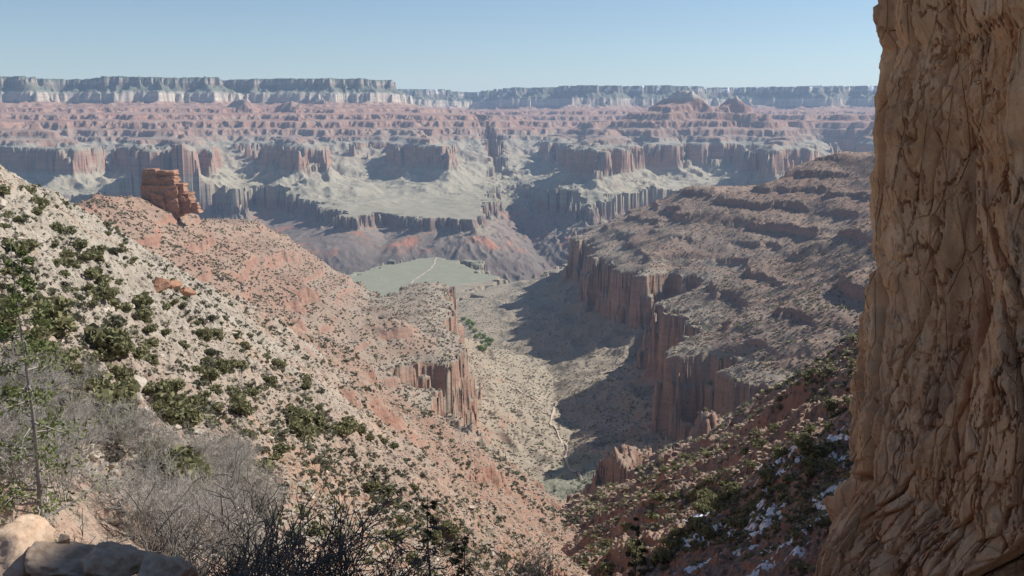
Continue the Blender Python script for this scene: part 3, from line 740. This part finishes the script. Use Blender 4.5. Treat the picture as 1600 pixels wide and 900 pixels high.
HILL = [(0, 285), (60, 300), (190, 352), (300, 470), (420, 560), (560, 650), (700, 760), (860, 870), (860, 900), (300, 900), (300, 780), (0, 780)]
BAND = [(0, 300), (200, 380), (330, 500), (560, 640), (520, 650), (330, 590), (140, 460), (0, 370)]
def scatter(poly, n, rmin, rmax, seed, weight=None):
    g = np.random.default_rng(seed); out = []
    xs = [p[0] for p in poly]; ys = [p[1] for p in poly]; tries = 0
    while len(out) < n and tries < n * 40:
        tries += 1
        px = g.uniform(min(xs), max(xs)); py = g.uniform(min(ys), max(ys))
        if not in_poly(px, py, poly): continue
        if weight is not None and g.uniform() > weight(px, py): continue
        p = ground(px, py, 25)
        if p is None or not rmin < math.hypot(p[0], p[1]) < rmax: continue
        out.append((px, py, p))
    return out
cl = smp(FBM2, np.arange(1600, dtype=f32)[None, :].repeat(900, 0), np.arange(900, dtype=f32)[:, None].repeat(1600, 1), 90)
cnt = 0
spots = scatter(HILL, 285, 58, 800, 1, lambda a, b: min(1, max(.12, .35 + .45 * cl[int(min(b, 899)), int(min(a, 1599))] + (.35 if in_poly(a, b, BAND) else 0))) * (.12 if (a > 330 and b > 720) else 1))
for px, py, p in spots:
    D = math.hypot(p[0], p[1]); sage = rng.uniform() < .22
    size = min(2.4, .55 + rng.lognormal(-.45, .6)) * (.7 if sage else 1.0) * min(1.0, .45 + D / 220)
    me = (sage_meshes if sage else bush_meshes)[rng.integers(3 if sage else 5)]
    o = place(me, 'sage_bush' if sage else 'juniper_bush', (p[0], p[1], p[2] - .15 * size), rng.uniform(0, 6.28), (size * rng.uniform(.9, 1.3), size, size * rng.uniform(.8, 1.1)))
    if sage: tag(o, 'low grey-green sage bush among the stones of the pale hillside', 'bush', 'sage bushes on the pale hillside')
    else: tag(o, 'olive green juniper bush ' + ('in the dense band along the hillside edge' if in_poly(px, py, BAND) else 'high on the pale hillside beside its skyline' if py < 420 else 'low on the pale hillside above the bare thicket' if px < 420 else 'on the stony lower hillside toward the gully'), 'bush', 'junipers on the pale hillside')
    cnt += 1
RIGHT = [(900, 880), (960, 800), (1100, 670), (1190, 610), (1345, 560), (1345, 680), (1240, 780), (1080, 890), (960, 900)]
for px, py, p in scatter(RIGHT, 80, 120, 1300, 2):
    size = rng.uniform(1.2, 2.6)
    o = place(bush_meshes[rng.integers(5)], 'juniper_bush', (p[0], p[1], p[2] - .3), rng.uniform(0, 6.28), (size * 1.1, size, size * .9))
    tag(o, 'dark green juniper bush ' + ('high on the dim right-hand slope beside the cliff' if px > 1200 else 'on the dim slope above the rock fin' if py < 740 else 'low on the dim slope right of the gully'), 'bush', 'junipers on the right-hand slope')

# uncounted scrub and rubble, as one mesh each
def debris(name, n, mask, smin, smax, seed, mat, label, cat, base, jit, squash=.8, rlim=(40, 3000), azl=(-27.6, 21.5), clump=70, cut=-9):
    g = np.random.default_rng(seed); nv = len(base[0])
    # equal chance per picture area: even in log-distance and azimuth, then kept by zone
    m = n * 14
    r_ = np.exp(g.uniform(math.log(rlim[0]), math.log(rlim[1]), m)); th = np.radians(g.uniform(azl[0], azl[1], m))
    i = ((np.log(r_) - lr[0]) / (lr[1] - lr[0])).astype(int); j = ((th - AZ0) / (AZ1 - AZ0) * (NC - 1)).astype(int)
    vis = HID[i, j] < .02
    ok = vis & mask(ZONE[i, j], r_, H[i, j], g)
    # plants gather along drainages and ledges: clustered, not even
    cn = smp(FBM2, (r_ * np.sin(th)).astype(f32), (r_ * np.cos(th)).astype(f32), clump, .4, 3)
    ok &= cn + .55 * g.standard_normal(m) > cut
    # slope test: not on cliffs
    sl = np.abs(H[np.minimum(i + 1, NR - 1), j] - H[i, j]) / (rad[np.minimum(i + 1, NR - 1)] - rad[i])
    ok &= sl < 1.1
    ids = np.nonzero(ok)[0][:n]; r_ = r_[ids]; th = th[ids]
    x = r_ * np.sin(th); y = r_ * np.cos(th); z = land_z(x, y); N = len(ids)
    sz = np.exp(g.uniform(math.log(smin), math.log(smax), N)) * np.clip(r_ / 500, .35, 1.6)
    V = base[0][None] * (1 + jit * g.standard_normal((N, nv, 1))); V = V + jit * .6 * g.standard_normal((N, nv, 3))
    ra = g.uniform(0, 6.28, N); c_, s_ = np.cos(ra)[:, None], np.sin(ra)[:, None]
    xx = V[..., 0] * c_ - V[..., 1] * s_; yy = V[..., 0] * s_ + V[..., 1] * c_
    V = np.stack([xx, yy, V[..., 2] * squash], -1) * sz[:, None, None]; V[..., 2] += .35 * sz[:, None]
    V += np.stack([x, y, z], 1)[:, None]
    Fa = (base[1][None] + (np.arange(N) * nv)[:, None, None]).reshape(-1, 3)
    o = link(bpy.data.objects.new(name, mesh_np(name, V.reshape(-1, 3), Fa, mat, False))); tag(o, label, cat, kind='stuff')
    print(name, N)
def ico():
    t = (1 + 5 ** .5) / 2
    v = np.array([(-1, t, 0), (1, t, 0), (-1, -t, 0), (1, -t, 0), (0, -1, t), (0, 1, t), (0, -1, -t), (0, 1, -t), (t, 0, -1), (t, 0, 1), (-t, 0, -1), (-t, 0, 1)]) / 1.9
    f_ = np.array([(0, 11, 5), (0, 5, 1), (0, 1, 7), (0, 7, 10), (0, 10, 11), (1, 5, 9), (5, 11, 4), (11, 10, 2), (10, 7, 6), (7, 1, 8), (3, 9, 4), (3, 4, 2), (3, 2, 6), (3, 6, 8), (3, 8, 9), (4, 9, 5), (2, 4, 11), (6, 2, 10), (8, 6, 7), (9, 8, 1)])
    return v, f_
cube = (np.array([(-1, -1, -1), (1, -1, -1), (1, 1, -1), (-1, 1, -1), (-1, -1, 1), (1, -1, 1), (1, 1, 1), (-1, 1, 1)]) * .55,
        np.array([(0, 2, 1), (0, 3, 2), (4, 5, 6), (4, 6, 7), (0, 1, 5), (0, 5, 4), (1, 2, 6), (1, 6, 5), (2, 3, 7), (2, 7, 6), (3, 0, 4), (3, 4, 7)]))
tuft_v = []; tuft_f = []
for q_ in range(9):
    a_ = rng.standard_normal(3); a_ /= np.linalg.norm(a_); b_ = np.cross(a_, rng.standard_normal(3)); b_ /= np.linalg.norm(b_); c_ = rng.uniform(-.55, .55, 3)
    k_ = len(tuft_v); tuft_v += [c_ - a_ * .5, c_ + b_ * .45, c_ + a_ * .5, c_ - b_ * .45]; tuft_f += [(k_, k_ + 1, k_ + 2), (k_, k_ + 2, k_ + 3)]
tuft = (np.array(tuft_v), np.array(tuft_f))
debris('scrub', 14000, lambda z_, r_, h_, g: np.isin(z_, (0, 1, 2, 7)) & ((z_ != 0) | (g.uniform(size=len(r_)) < .4)), .7, 2.0, 7, M_SCRUB, 'scattered low scrub covering the near slopes and mesa tops', 'scrub', tuft, .12, rlim=(60, 4000), cut=.35)
debris('scrub', 2600, lambda z_, r_, h_, g: z_ == 3, .8, 2.2, 17, M_SCRUB, 'sparse scrub dotted over the grey-green valley floor', 'scrub', tuft, .12, rlim=(900, 3600), cut=.3, clump=140)
debris('dark_brush', 3600, lambda z_, r_, h_, g: np.isin(z_, (2, 7)) | ((z_ == 1) & (g.uniform(size=len(r_)) < .35)), 1.2, 2.8, 8, M_JUN, 'dark brush covering the right-hand slopes and ledges', 'brush', tuft, .12, rlim=(90, 2600), cut=.3)
debris('brush', 1900, lambda z_, r_, h_, g: (z_ == 0) & (r_ < 900), .4, 1.5, 27, M_JUN, 'small olive brush dotted over the near hillside', 'brush', tuft, .12, rlim=(70, 900), cut=.2, clump=45)
debris('rubble', 17000, lambda z_, r_, h_, g: (z_ == 0) & (r_ < 900), .25, .95, 9, M_PALE, 'loose pale rubble strewn over the near hillside', 'rubble', cube, .16, rlim=(48, 900))
M_RUB2 = simple_mat('red_grey_rubble', [(.25, (.20, .14, .105)), (.5, (.30, .225, .17)), (.75, (.42, .34, .275))], .05, .2, .4)
debris('rubble', 16000, lambda z_, r_, h_, g: np.isin(z_, (1, 7)) | ((z_ == 2) & (g.uniform(size=len(r_)) < .3)), .5, 1.9, 10, M_RUB2, 'red and grey blocks strewn over the ridge and mesa slopes', 'rubble', cube, .16, rlim=(200, 3800))
print('scatter', time.time() - T0)

# ---- boulders of the pale hillside
bl = [stone_mesh('boulder', 100 + i, M_PALE, 3, .12, box=.42) for i in range(4)]
rb_ = [stone_mesh('boulder', 130 + i, M_RUST, 3, .22, box=.30) for i in range(4)]
big = [(215, 608, 46), (210, 628, 34), (280, 660, 26), (315, 678, 24), (272, 452, 60), (292, 462, 40), (246, 450, 44), (150, 690, 22), (440, 700, 22), (520, 822, 24), (575, 830, 26), (560, 800, 18)]
def put_boulder(px, py, wpx, label, me, mat=None, group=None, flatk=.7):
    p = ground(px, py, 25)
    if p is None: return
    D = math.hypot(p[0], p[1]); r_ = wpx / FPX * D * .5
    o = place(me, 'boulder', (p[0], p[1], p[2] + r_ * .15), rng.uniform(0, 6.28), (r_, r_ * rng.uniform(.7, 1), r_ * flatk))
    if mat: o.material_slots[0].link = 'OBJECT'; o.material_slots[0].material = mat
    tag(o, label, 'boulder', group)
labs = ['largest pale boulder on the near hillside', 'pale boulder tucked under the largest hillside boulder', None, None, 'big rust-red outcrop block at the edge of the pale hillside',
        'rust-red block leaning on the big red outcrop at the hillside edge', 'low rust-red block left of the big outcrop on the hillside edge']
for i, (px, py, w) in enumerate(big):
    red_ = i in (4, 5, 6); lb = labs[i] if i < len(labs) else None
    put_boulder(px, py, w, lb or 'medium pale boulder lying on the near hillside', (rb_ if red_ else bl)[i % 4], None, None if lb else 'medium boulders on the near hillside')
for px, py, p in scatter(HILL, 110, 34, 420, 5):
    put_boulder(px, py, rng.uniform(9, 17), 'small pale stone block lying on the near hillside', bl[rng.integers(4)], None, 'small stone blocks on the near hillside')

# ---- woody plants: branches as tapering three-sided tubes
def tubes(segs):
    A = np.array([s_[0] for s_ in segs]); B = np.array([s_[1] for s_ in segs]); ra = np.array([s_[2] for s_ in segs]); rb = np.array([s_[3] for s_ in segs])
    d = B - A; d /= np.linalg.norm(d, axis=1)[:, None] + 1e-9
    up_ = np.where(np.abs(d[:, 2:3]) > .9, np.array([[1.0, 0, 0]]), np.array([[0, 0, 1.0]]))
    u = np.cross(d, up_); u /= np.linalg.norm(u, axis=1)[:, None]; v = np.cross(d, u)
    ring = []
    for Pp, rr2 in ((A, ra), (B, rb)):
        for k_ in range(3):
            an = k_ * 2.0944; ring.append(Pp + (u * math.cos(an) + v * math.sin(an)) * rr2[:, None])
    V = np.stack(ring, 1).reshape(-1, 3); n = len(segs); o_ = (np.arange(n) * 6)[:, None]
    Fq = np.concatenate([np.stack([o_[:, 0] + k_, o_[:, 0] + (k_ + 1) % 3, o_[:, 0] + 3 + (k_ + 1) % 3, o_[:, 0] + 3 + k_], 1) for k_ in range(3)])
    return V, Fq
def grow(seed, stems, height, levels, kids, crook, r0, spread):
    g = random.Random(seed); segs = []
    def branch(p, d, L, r, lv):
        n = 5 if lv < 2 else 3
        for i in range(n):
            d2 = [d[k] + g.gauss(0, crook) for k in range(3)]; d2[2] += .05
            m_ = math.sqrt(sum(q * q for q in d2)); d = [q / m_ for q in d2]
            p2 = [p[k] + d[k] * L / n for k in range(3)]; r2 = r * (1 - .55 / n)
            segs.append((p, p2, r, r2, lv)); p, r = p2, r2
            if lv < levels and (i > 0 or lv > 0):
                for _ in range(kids if g.random() < .75 else kids - 1):
                    a = g.uniform(0, 6.28); t = g.uniform(.5, 1.1)
                    e = [d[0] + math.cos(a) * t, d[1] + math.sin(a) * t, d[2] + g.uniform(-.35, .5)]
                    m_ = math.sqrt(sum(q * q for q in e)); branch(p, [q / m_ for q in e], L * g.uniform(.42, .62), max(r * .6, .007), lv + 1)
    for s_ in range(stems):
        a = g.uniform(0, 6.28); t = g.uniform(.15, 1) * spread
        branch([math.cos(a) * .12 * s_ ** .5, math.sin(a) * .12 * s_ ** .5, -.3], [math.cos(a) * t, math.sin(a) * t, 1.0], height * g.uniform(.75, 1.05), r0 * g.uniform(.7, 1.1), 0)
    return segs
def shrub_meshes(seed, stems, height, levels, kids, crook, r0, spread, m_stem, m_twig):
    sg = grow(seed, stems, height, levels, kids, crook, r0, spread)
    a = [q for q in sg if q[4] <= 1]; b = [q for q in sg if q[4] > 1]
    V, Fq = tubes(a); m1 = mesh_np('stem', V, Fq, m_stem, True); V, Fq = tubes(b); m2 = mesh_np('twigs', V, Fq, m_twig, True)
    print('shrub', len(sg)); return m1, m2
oak = [shrub_meshes(200 + i, 3, 2.3, 3, 2, .24, .035, .7, M_DKBARK, M_DKBARK) for i in range(3)]
thick = [shrub_meshes(220 + i, 7, 2.3, 3, 2, .22, .045, .9, M_TWIG, M_TWIG) for i in range(3)]
def put_shrub(kind, px, py_top, D, height, label, group, i):
    x, y, zt_ = at_d(px, py_top, D); sc_ = height / 3.2
    e = empty('bare_shrub', (x, y, zt_ - height), rng.uniform(0, 6.28), sc_)
    for me, nm in zip(kind[i % 3], ('stem', 'twigs')): place(me, nm, None, parent=e)['kind'] = 'stuff'
    gz = float(land_z(x, y))
    if zt_ - height > gz: e.scale = (sc_, sc_, sc_ * (zt_ - gz) / height); e.location.z = gz
    tag(e, label, 'shrub', group)
for i, (px, py, D, h) in enumerate([(215, 800, 11, 3.6), (300, 775, 11, 3.8), (372, 762, 12, 4.2), (432, 752, 12.5, 4.2), (492, 772, 12, 4.0), (548, 812, 12.5, 3.6), (600, 838, 14, 3.6)]):
    put_shrub(oak, px, py, D, h, ['leftmost dark leafless shrub, just right of the edging stones', 'second dark leafless shrub from the edging stones', 'third dark leafless shrub from the edging stones', 'middle dark leafless shrub with tallest twigs at the bottom edge', 'fifth dark leafless shrub from the edging stones', 'sixth dark leafless shrub, left of the bottom pine', 'rightmost dark leafless shrub, close to the bottom centre pine'][i], 'dark bare shrubs along the bottom edge', i)
for i in range(26):
    px = rng.uniform(-20, 430); py = 640 + .15 * px + rng.uniform(0, 190) - (60 if px < 200 else 0)
    p = ground(px, py, 28)
    if p is None: continue
    e = empty('bare_shrub', (p[0], p[1], p[2]), rng.uniform(0, 6.28), rng.uniform(.75, 1.25))
    for me, nm in zip(thick[i % 3], ('stem', 'twigs')): place(me, nm, None, parent=e)['kind'] = 'stuff'
    tag(e, 'pale grey leafless shrub ' + ('beside the fir at the left edge' if px < 110 else 'at the upper side of the lower left thicket' if py < 735 else 'at the right end of the pale thicket' if px > 330 else 'in the middle of the pale thicket, lower left'), 'shrub', 'pale bare shrubs at the lower left')
for i, (px, py, D, h) in enumerate([(832, 838, 40, 5.5), (865, 852, 42, 5.0), (790, 850, 36, 4.5)]):
    put_shrub(oak, px, py, D, h, ['thin bare sapling in the middle of three at the bottom edge', 'rightmost thin bare sapling at the bottom edge', 'leftmost thin bare sapling, nearest the dark pines'][i], 'bare saplings at the bottom centre', i)

# ---- conifers
def conifer(name, x, y, zb, h, seed, m_leaf, m_bark, label, sparse=1.0, width=.22, start=.1, lean=0.0):
    g = np.random.default_rng(seed); segs = []; n = 14; P = []
    for i in range(n + 1):
        t = i / n; P.append(np.array([lean * h * t + .012 * h * math.sin(5 * t + seed), .01 * h * math.cos(4 * t), h * t]))
    for i in range(n):
        segs.append((P[i], P[i + 1], .011 * h * (1 - i / n) + .008, .011 * h * (1 - (i + 1) / n) + .008))
    e = empty(name, (x, y, zb))
    V, Fq = tubes(segs); place(mesh_np('trunk', V, Fq, m_bark, True), 'trunk', None, parent=e)
    br = []; leaves = []
    z = start * h
    while z < h * .97:
        t = z / h; L = width * h * (1 - t) ** .8 * g.uniform(.55, 1.15) + .12; a = g.uniform(0, 6.28)
        o_ = np.array([lean * h * t, 0, z]); d = np.array([math.cos(a), math.sin(a), g.uniform(-.15, .35)]); p0 = o_
        for k_ in range(5):
            d = d + g.standard_normal(3) * .16; d /= np.linalg.norm(d); p1 = p0 + d * L / 5
            br.append((p0, p1, .012 + .02 * L * (1 - k_ / 5), .010 + .02 * L * (1 - (k_ + 1) / 5)))
            for _ in range(int(24 * sparse * (k_ > 0)) + (g.uniform() < .5)):
                leaves.append(p1 + g.standard_normal(3) * L * .10 + np.array([0, 0, .03]))
            p0 = p1
        z += h * .012 * g.uniform(.5, 1.6) / max(.5, sparse)
    V, Fq = tubes(br); place(mesh_np('branches', V, Fq, m_bark, True), 'branches', None, parent=e)['kind'] = 'stuff'
    c = np.array(leaves); n = len(c)
    a = g.standard_normal((n, 3)); a /= np.linalg.norm(a, axis=1)[:, None]; b = np.cross(a, g.standard_normal((n, 3))); b /= np.linalg.norm(b, axis=1)[:, None]
    s_ = (h * .0062 * g.uniform(.6, 1.5, n))[:, None]
    V = np.stack([c - a * s_, c + b * s_ * .55, c + a * s_, c - b * s_ * .4], 1).reshape(-1, 3)
    place(mesh_np('foliage', V, np.arange(n * 4).reshape(-1, 4), m_leaf, False), 'foliage', None, parent=e)['kind'] = 'stuff'
    tag(e, label, 'tree'); return e
def conifer_at(px, row_top, D, label, seed, leaf, bark, **kw):
    x, y, zt_ = at_d(px, row_top, D); gz = float(land_z(x, y)) - .3
    return conifer('fir_tree' if leaf is M_FIR else 'pinyon_tree', x, y, gz, max(3.0, zt_ - gz), seed, leaf, bark, label, **kw)
conifer_at(24, 372, 34, 'sparse light green fir with a pale grey trunk at the left edge', 301, M_FIR, M_BARK, sparse=.75, width=.26, start=.12)
conifer_at(672, 772, 26, 'dark leafy pine top rising at the bottom centre', 302, M_DARK, M_DKBARK, sparse=.6, width=.16, start=.25)
conifer_at(722, 828, 27, 'second smaller dark pine right of the bottom centre pine', 305, M_DARK, M_DKBARK, sparse=.7, width=.2, start=.25)
conifer_at(998, 800, 42, 'dark narrow pine in front of the right-hand slope', 303, M_DARK, M_DKBARK, sparse=.6, width=.15, start=.2)
# cottonwood grove far down on the valley floor
cot = [leaf_cloud('crown', 170, .26, 80 + i, M_COT, h=1.2) for i in range(3)]
V, Fq = tubes([((0, 0, -.3), (0, 0, .5), .09, .06), ((0, 0, .4), (.2, .1, .9), .05, .02), ((0, 0, .4), (-.2, .05, .85), .05, .02)]); cot_tr = mesh_np('trunk', V, Fq, M_BARK, True)
for px, py in [(708, 496), (714, 503), (720, 510), (716, 500), (726, 516), (733, 521), (740, 524), (746, 529), (737, 533), (743, 538), (735, 542), (752, 531), (728, 524), (741, 545), (748, 536), (722, 505)]:
    p = ground(px + 16, py + 4, 2300)
    if p is None: continue
    e = empty('cottonwood_tree', p, rng.uniform(0, 6.28), rng.uniform(7, 11))
    place(cot[rng.integers(3)], 'crown', None, parent=e); place(cot_tr, 'trunk', None, parent=e)
    tag(e, 'bright green cottonwood in the small grove on the valley floor', 'tree', 'cottonwood grove on the valley floor')

# ---- old snow lying in the shade of the right slope
def build_snow():
    gx = np.arange(14, 120, .45, dtype=f32); gy = np.arange(75, 300, .45, dtype=f32); X, Y = np.meshgrid(gx, gy)
    Z = land_z(X, Y); ax = X / Y
    dens = np.clip((ax - .17) / .06, 0, 1) * np.clip((.36 - ax) / .02, 0, 1) * np.clip((285 - Y) / 60, 0, 1)
    nn = smp(FBM, X, Y, 17, .4) * 1.1 + .22 * smp(FINE, X, Y, 5, .9)
    on = (nn > 1.35 - .8 * dens) & (dens > .05)
    zz = Z + np.where(on, .10 + .05 * np.clip(nn - 1, 0, 1.5), -.25)
    q = np.arange(X.size).reshape(X.shape); Fq = np.stack([q[:-1, :-1], q[:-1, 1:], q[1:, 1:], q[1:, :-1]], -1)
    keep = (on[:-1, :-1] | on[1:, 1:] | on[:-1, 1:] | on[1:, :-1]); Fq = Fq[keep]
    ids, inv = np.unique(Fq, return_inverse=True)
    V = np.stack([X.ravel()[ids], Y.ravel()[ids], zz.ravel()[ids]], 1)
    o = link(bpy.data.objects.new('snow', mesh_np('snow', V, inv.reshape(-1, 4), M_SNOW, True)))
    tag(o, 'patches of old snow lying on the shaded slope at the lower right', 'snow', kind='stuff'); print('snow', len(Fq))
build_snow()

# ---- the ledge of the path we stand on, with its edging stones
def build_ledge():
    n = 120; u = np.linspace(-7, 8.6, n).astype(f32); v = np.linspace(-8, 5.2, n).astype(f32); X, Y = np.meshgrid(u, v)
    edge = np.interp(X, [-7, -3.2, -2.4, -1.9, -1.5, -1.25, -.9, 0, 2, 5, 8.6], [5.1, 4.8, 4.65, 4.5, 4.25, 3.8, 3.1, 2.6, 2.4, 2.8, 4.0])
    d = edge - Y + .05 * smp(FBM, X, Y, 2.0)
    Z = -1.83 - .26 * np.clip((Y - 3.2) / .6, 0, 1) + .05 * smp(FBM, X, Y, 1.5) + .012 * smp(FINE, X, Y, .4) + np.interp(d, [-3, -.6, -.15, .1, .5, 9], [-12, -4.5, -1.2, -.06, 0, .0])
    q = np.arange(n * n).reshape(n, n); Fq = np.stack([q[:-1, :-1], q[:-1, 1:], q[1:, 1:], q[1:, :-1]], -1).reshape(-1, 4)
    o = link(bpy.data.objects.new('path', mesh_np('path', np.stack([X, Y, Z], -1).reshape(-1, 3), Fq, M_DIRT, True)))
    tag(o, 'shaded red dirt path ledge at the bottom left', kind='structure')
build_ledge()
st = [stone_mesh('edging_stone', 420 + i, M_STONE, 5, .13, box=.5) for i in range(5)]
for me in st: me.polygons.foreach_set('use_smooth', np.full(len(me.polygons), True))
def stone_at(px, py, D, w, hgt, depth, label, i, rz=0.0, tilt=(0, 0)):
    x, y, z = at_d(px, py, D)
    o = place(st[i % 5], 'edging_stone', (x, y, z), rz, (w * .55, depth * .55, hgt * .55), tilt=tilt); tag(o, label, 'stone')
stone_at(20, 858, 4.7, .40, .34, .5, 'rounded cream boulder catching the sun at the lower left corner', 0, .3)
stone_at(100, 872, 4.6, .36, .17, .36, 'flat slab of shaded rock beside the sunlit boulder', 1, .1, (0, .12))
stone_at(100, 842, 4.68, .075, .05, .06, 'small loose stone lying on the flat shaded slab', 2)
stone_at(181, 886, 4.5, .30, .22, .28, 'squarish brown rock in the middle of the edging stones', 3, -.2)
stone_at(256, 902, 4.35, .34, .22, .34, 'low brown rock at the right end of the edging stones', 4, .15)
sn = place(stone_mesh('snow_scrap', 450, M_SNOW, 4, .08), 'snow_scrap', at_d(158, 858, 4.72), .2, (.065, .05, .03)); tag(sn, 'scrap of snow between the edging stones', 'snow')
print('objects', time.time() - T0)

#==HAZE
hz = NodeKit('thin_blue_haze'); hz.t.nodes.clear()
vo = hz.n('ShaderNodeOutputMaterial'); vp = hz.n('ShaderNodeVolumePrincipled')
vp.inputs['Color'].default_value = (.50, .70, 1.0, 1); vp.inputs['Density'].default_value = HAZE_DENSITY
vp.inputs['Anisotropy'].default_value = 0.15
hz.t.links.new(vp.outputs[0], vo.inputs['Volume'])
bx = np.array([(-17500, -3000, -1400), (17500, -3000, -1400), (17500, 25500, -1400), (-17500, 25500, -1400), (-17500, -3000, 760), (17500, -3000, 760), (17500, 25500, 760), (-17500, 25500, 760)])
hb = link(bpy.data.objects.new('haze', mesh_np('haze', bx, np.array([(0, 3, 2, 1), (4, 5, 6, 7), (0, 1, 5, 4), (1, 2, 6, 5), (2, 3, 7, 6), (3, 0, 4, 7)]), hz.m, False)))
tag(hb, 'thin blue haze filling the canyon air', 'haze', kind='stuff')
print('done', time.time() - T0)
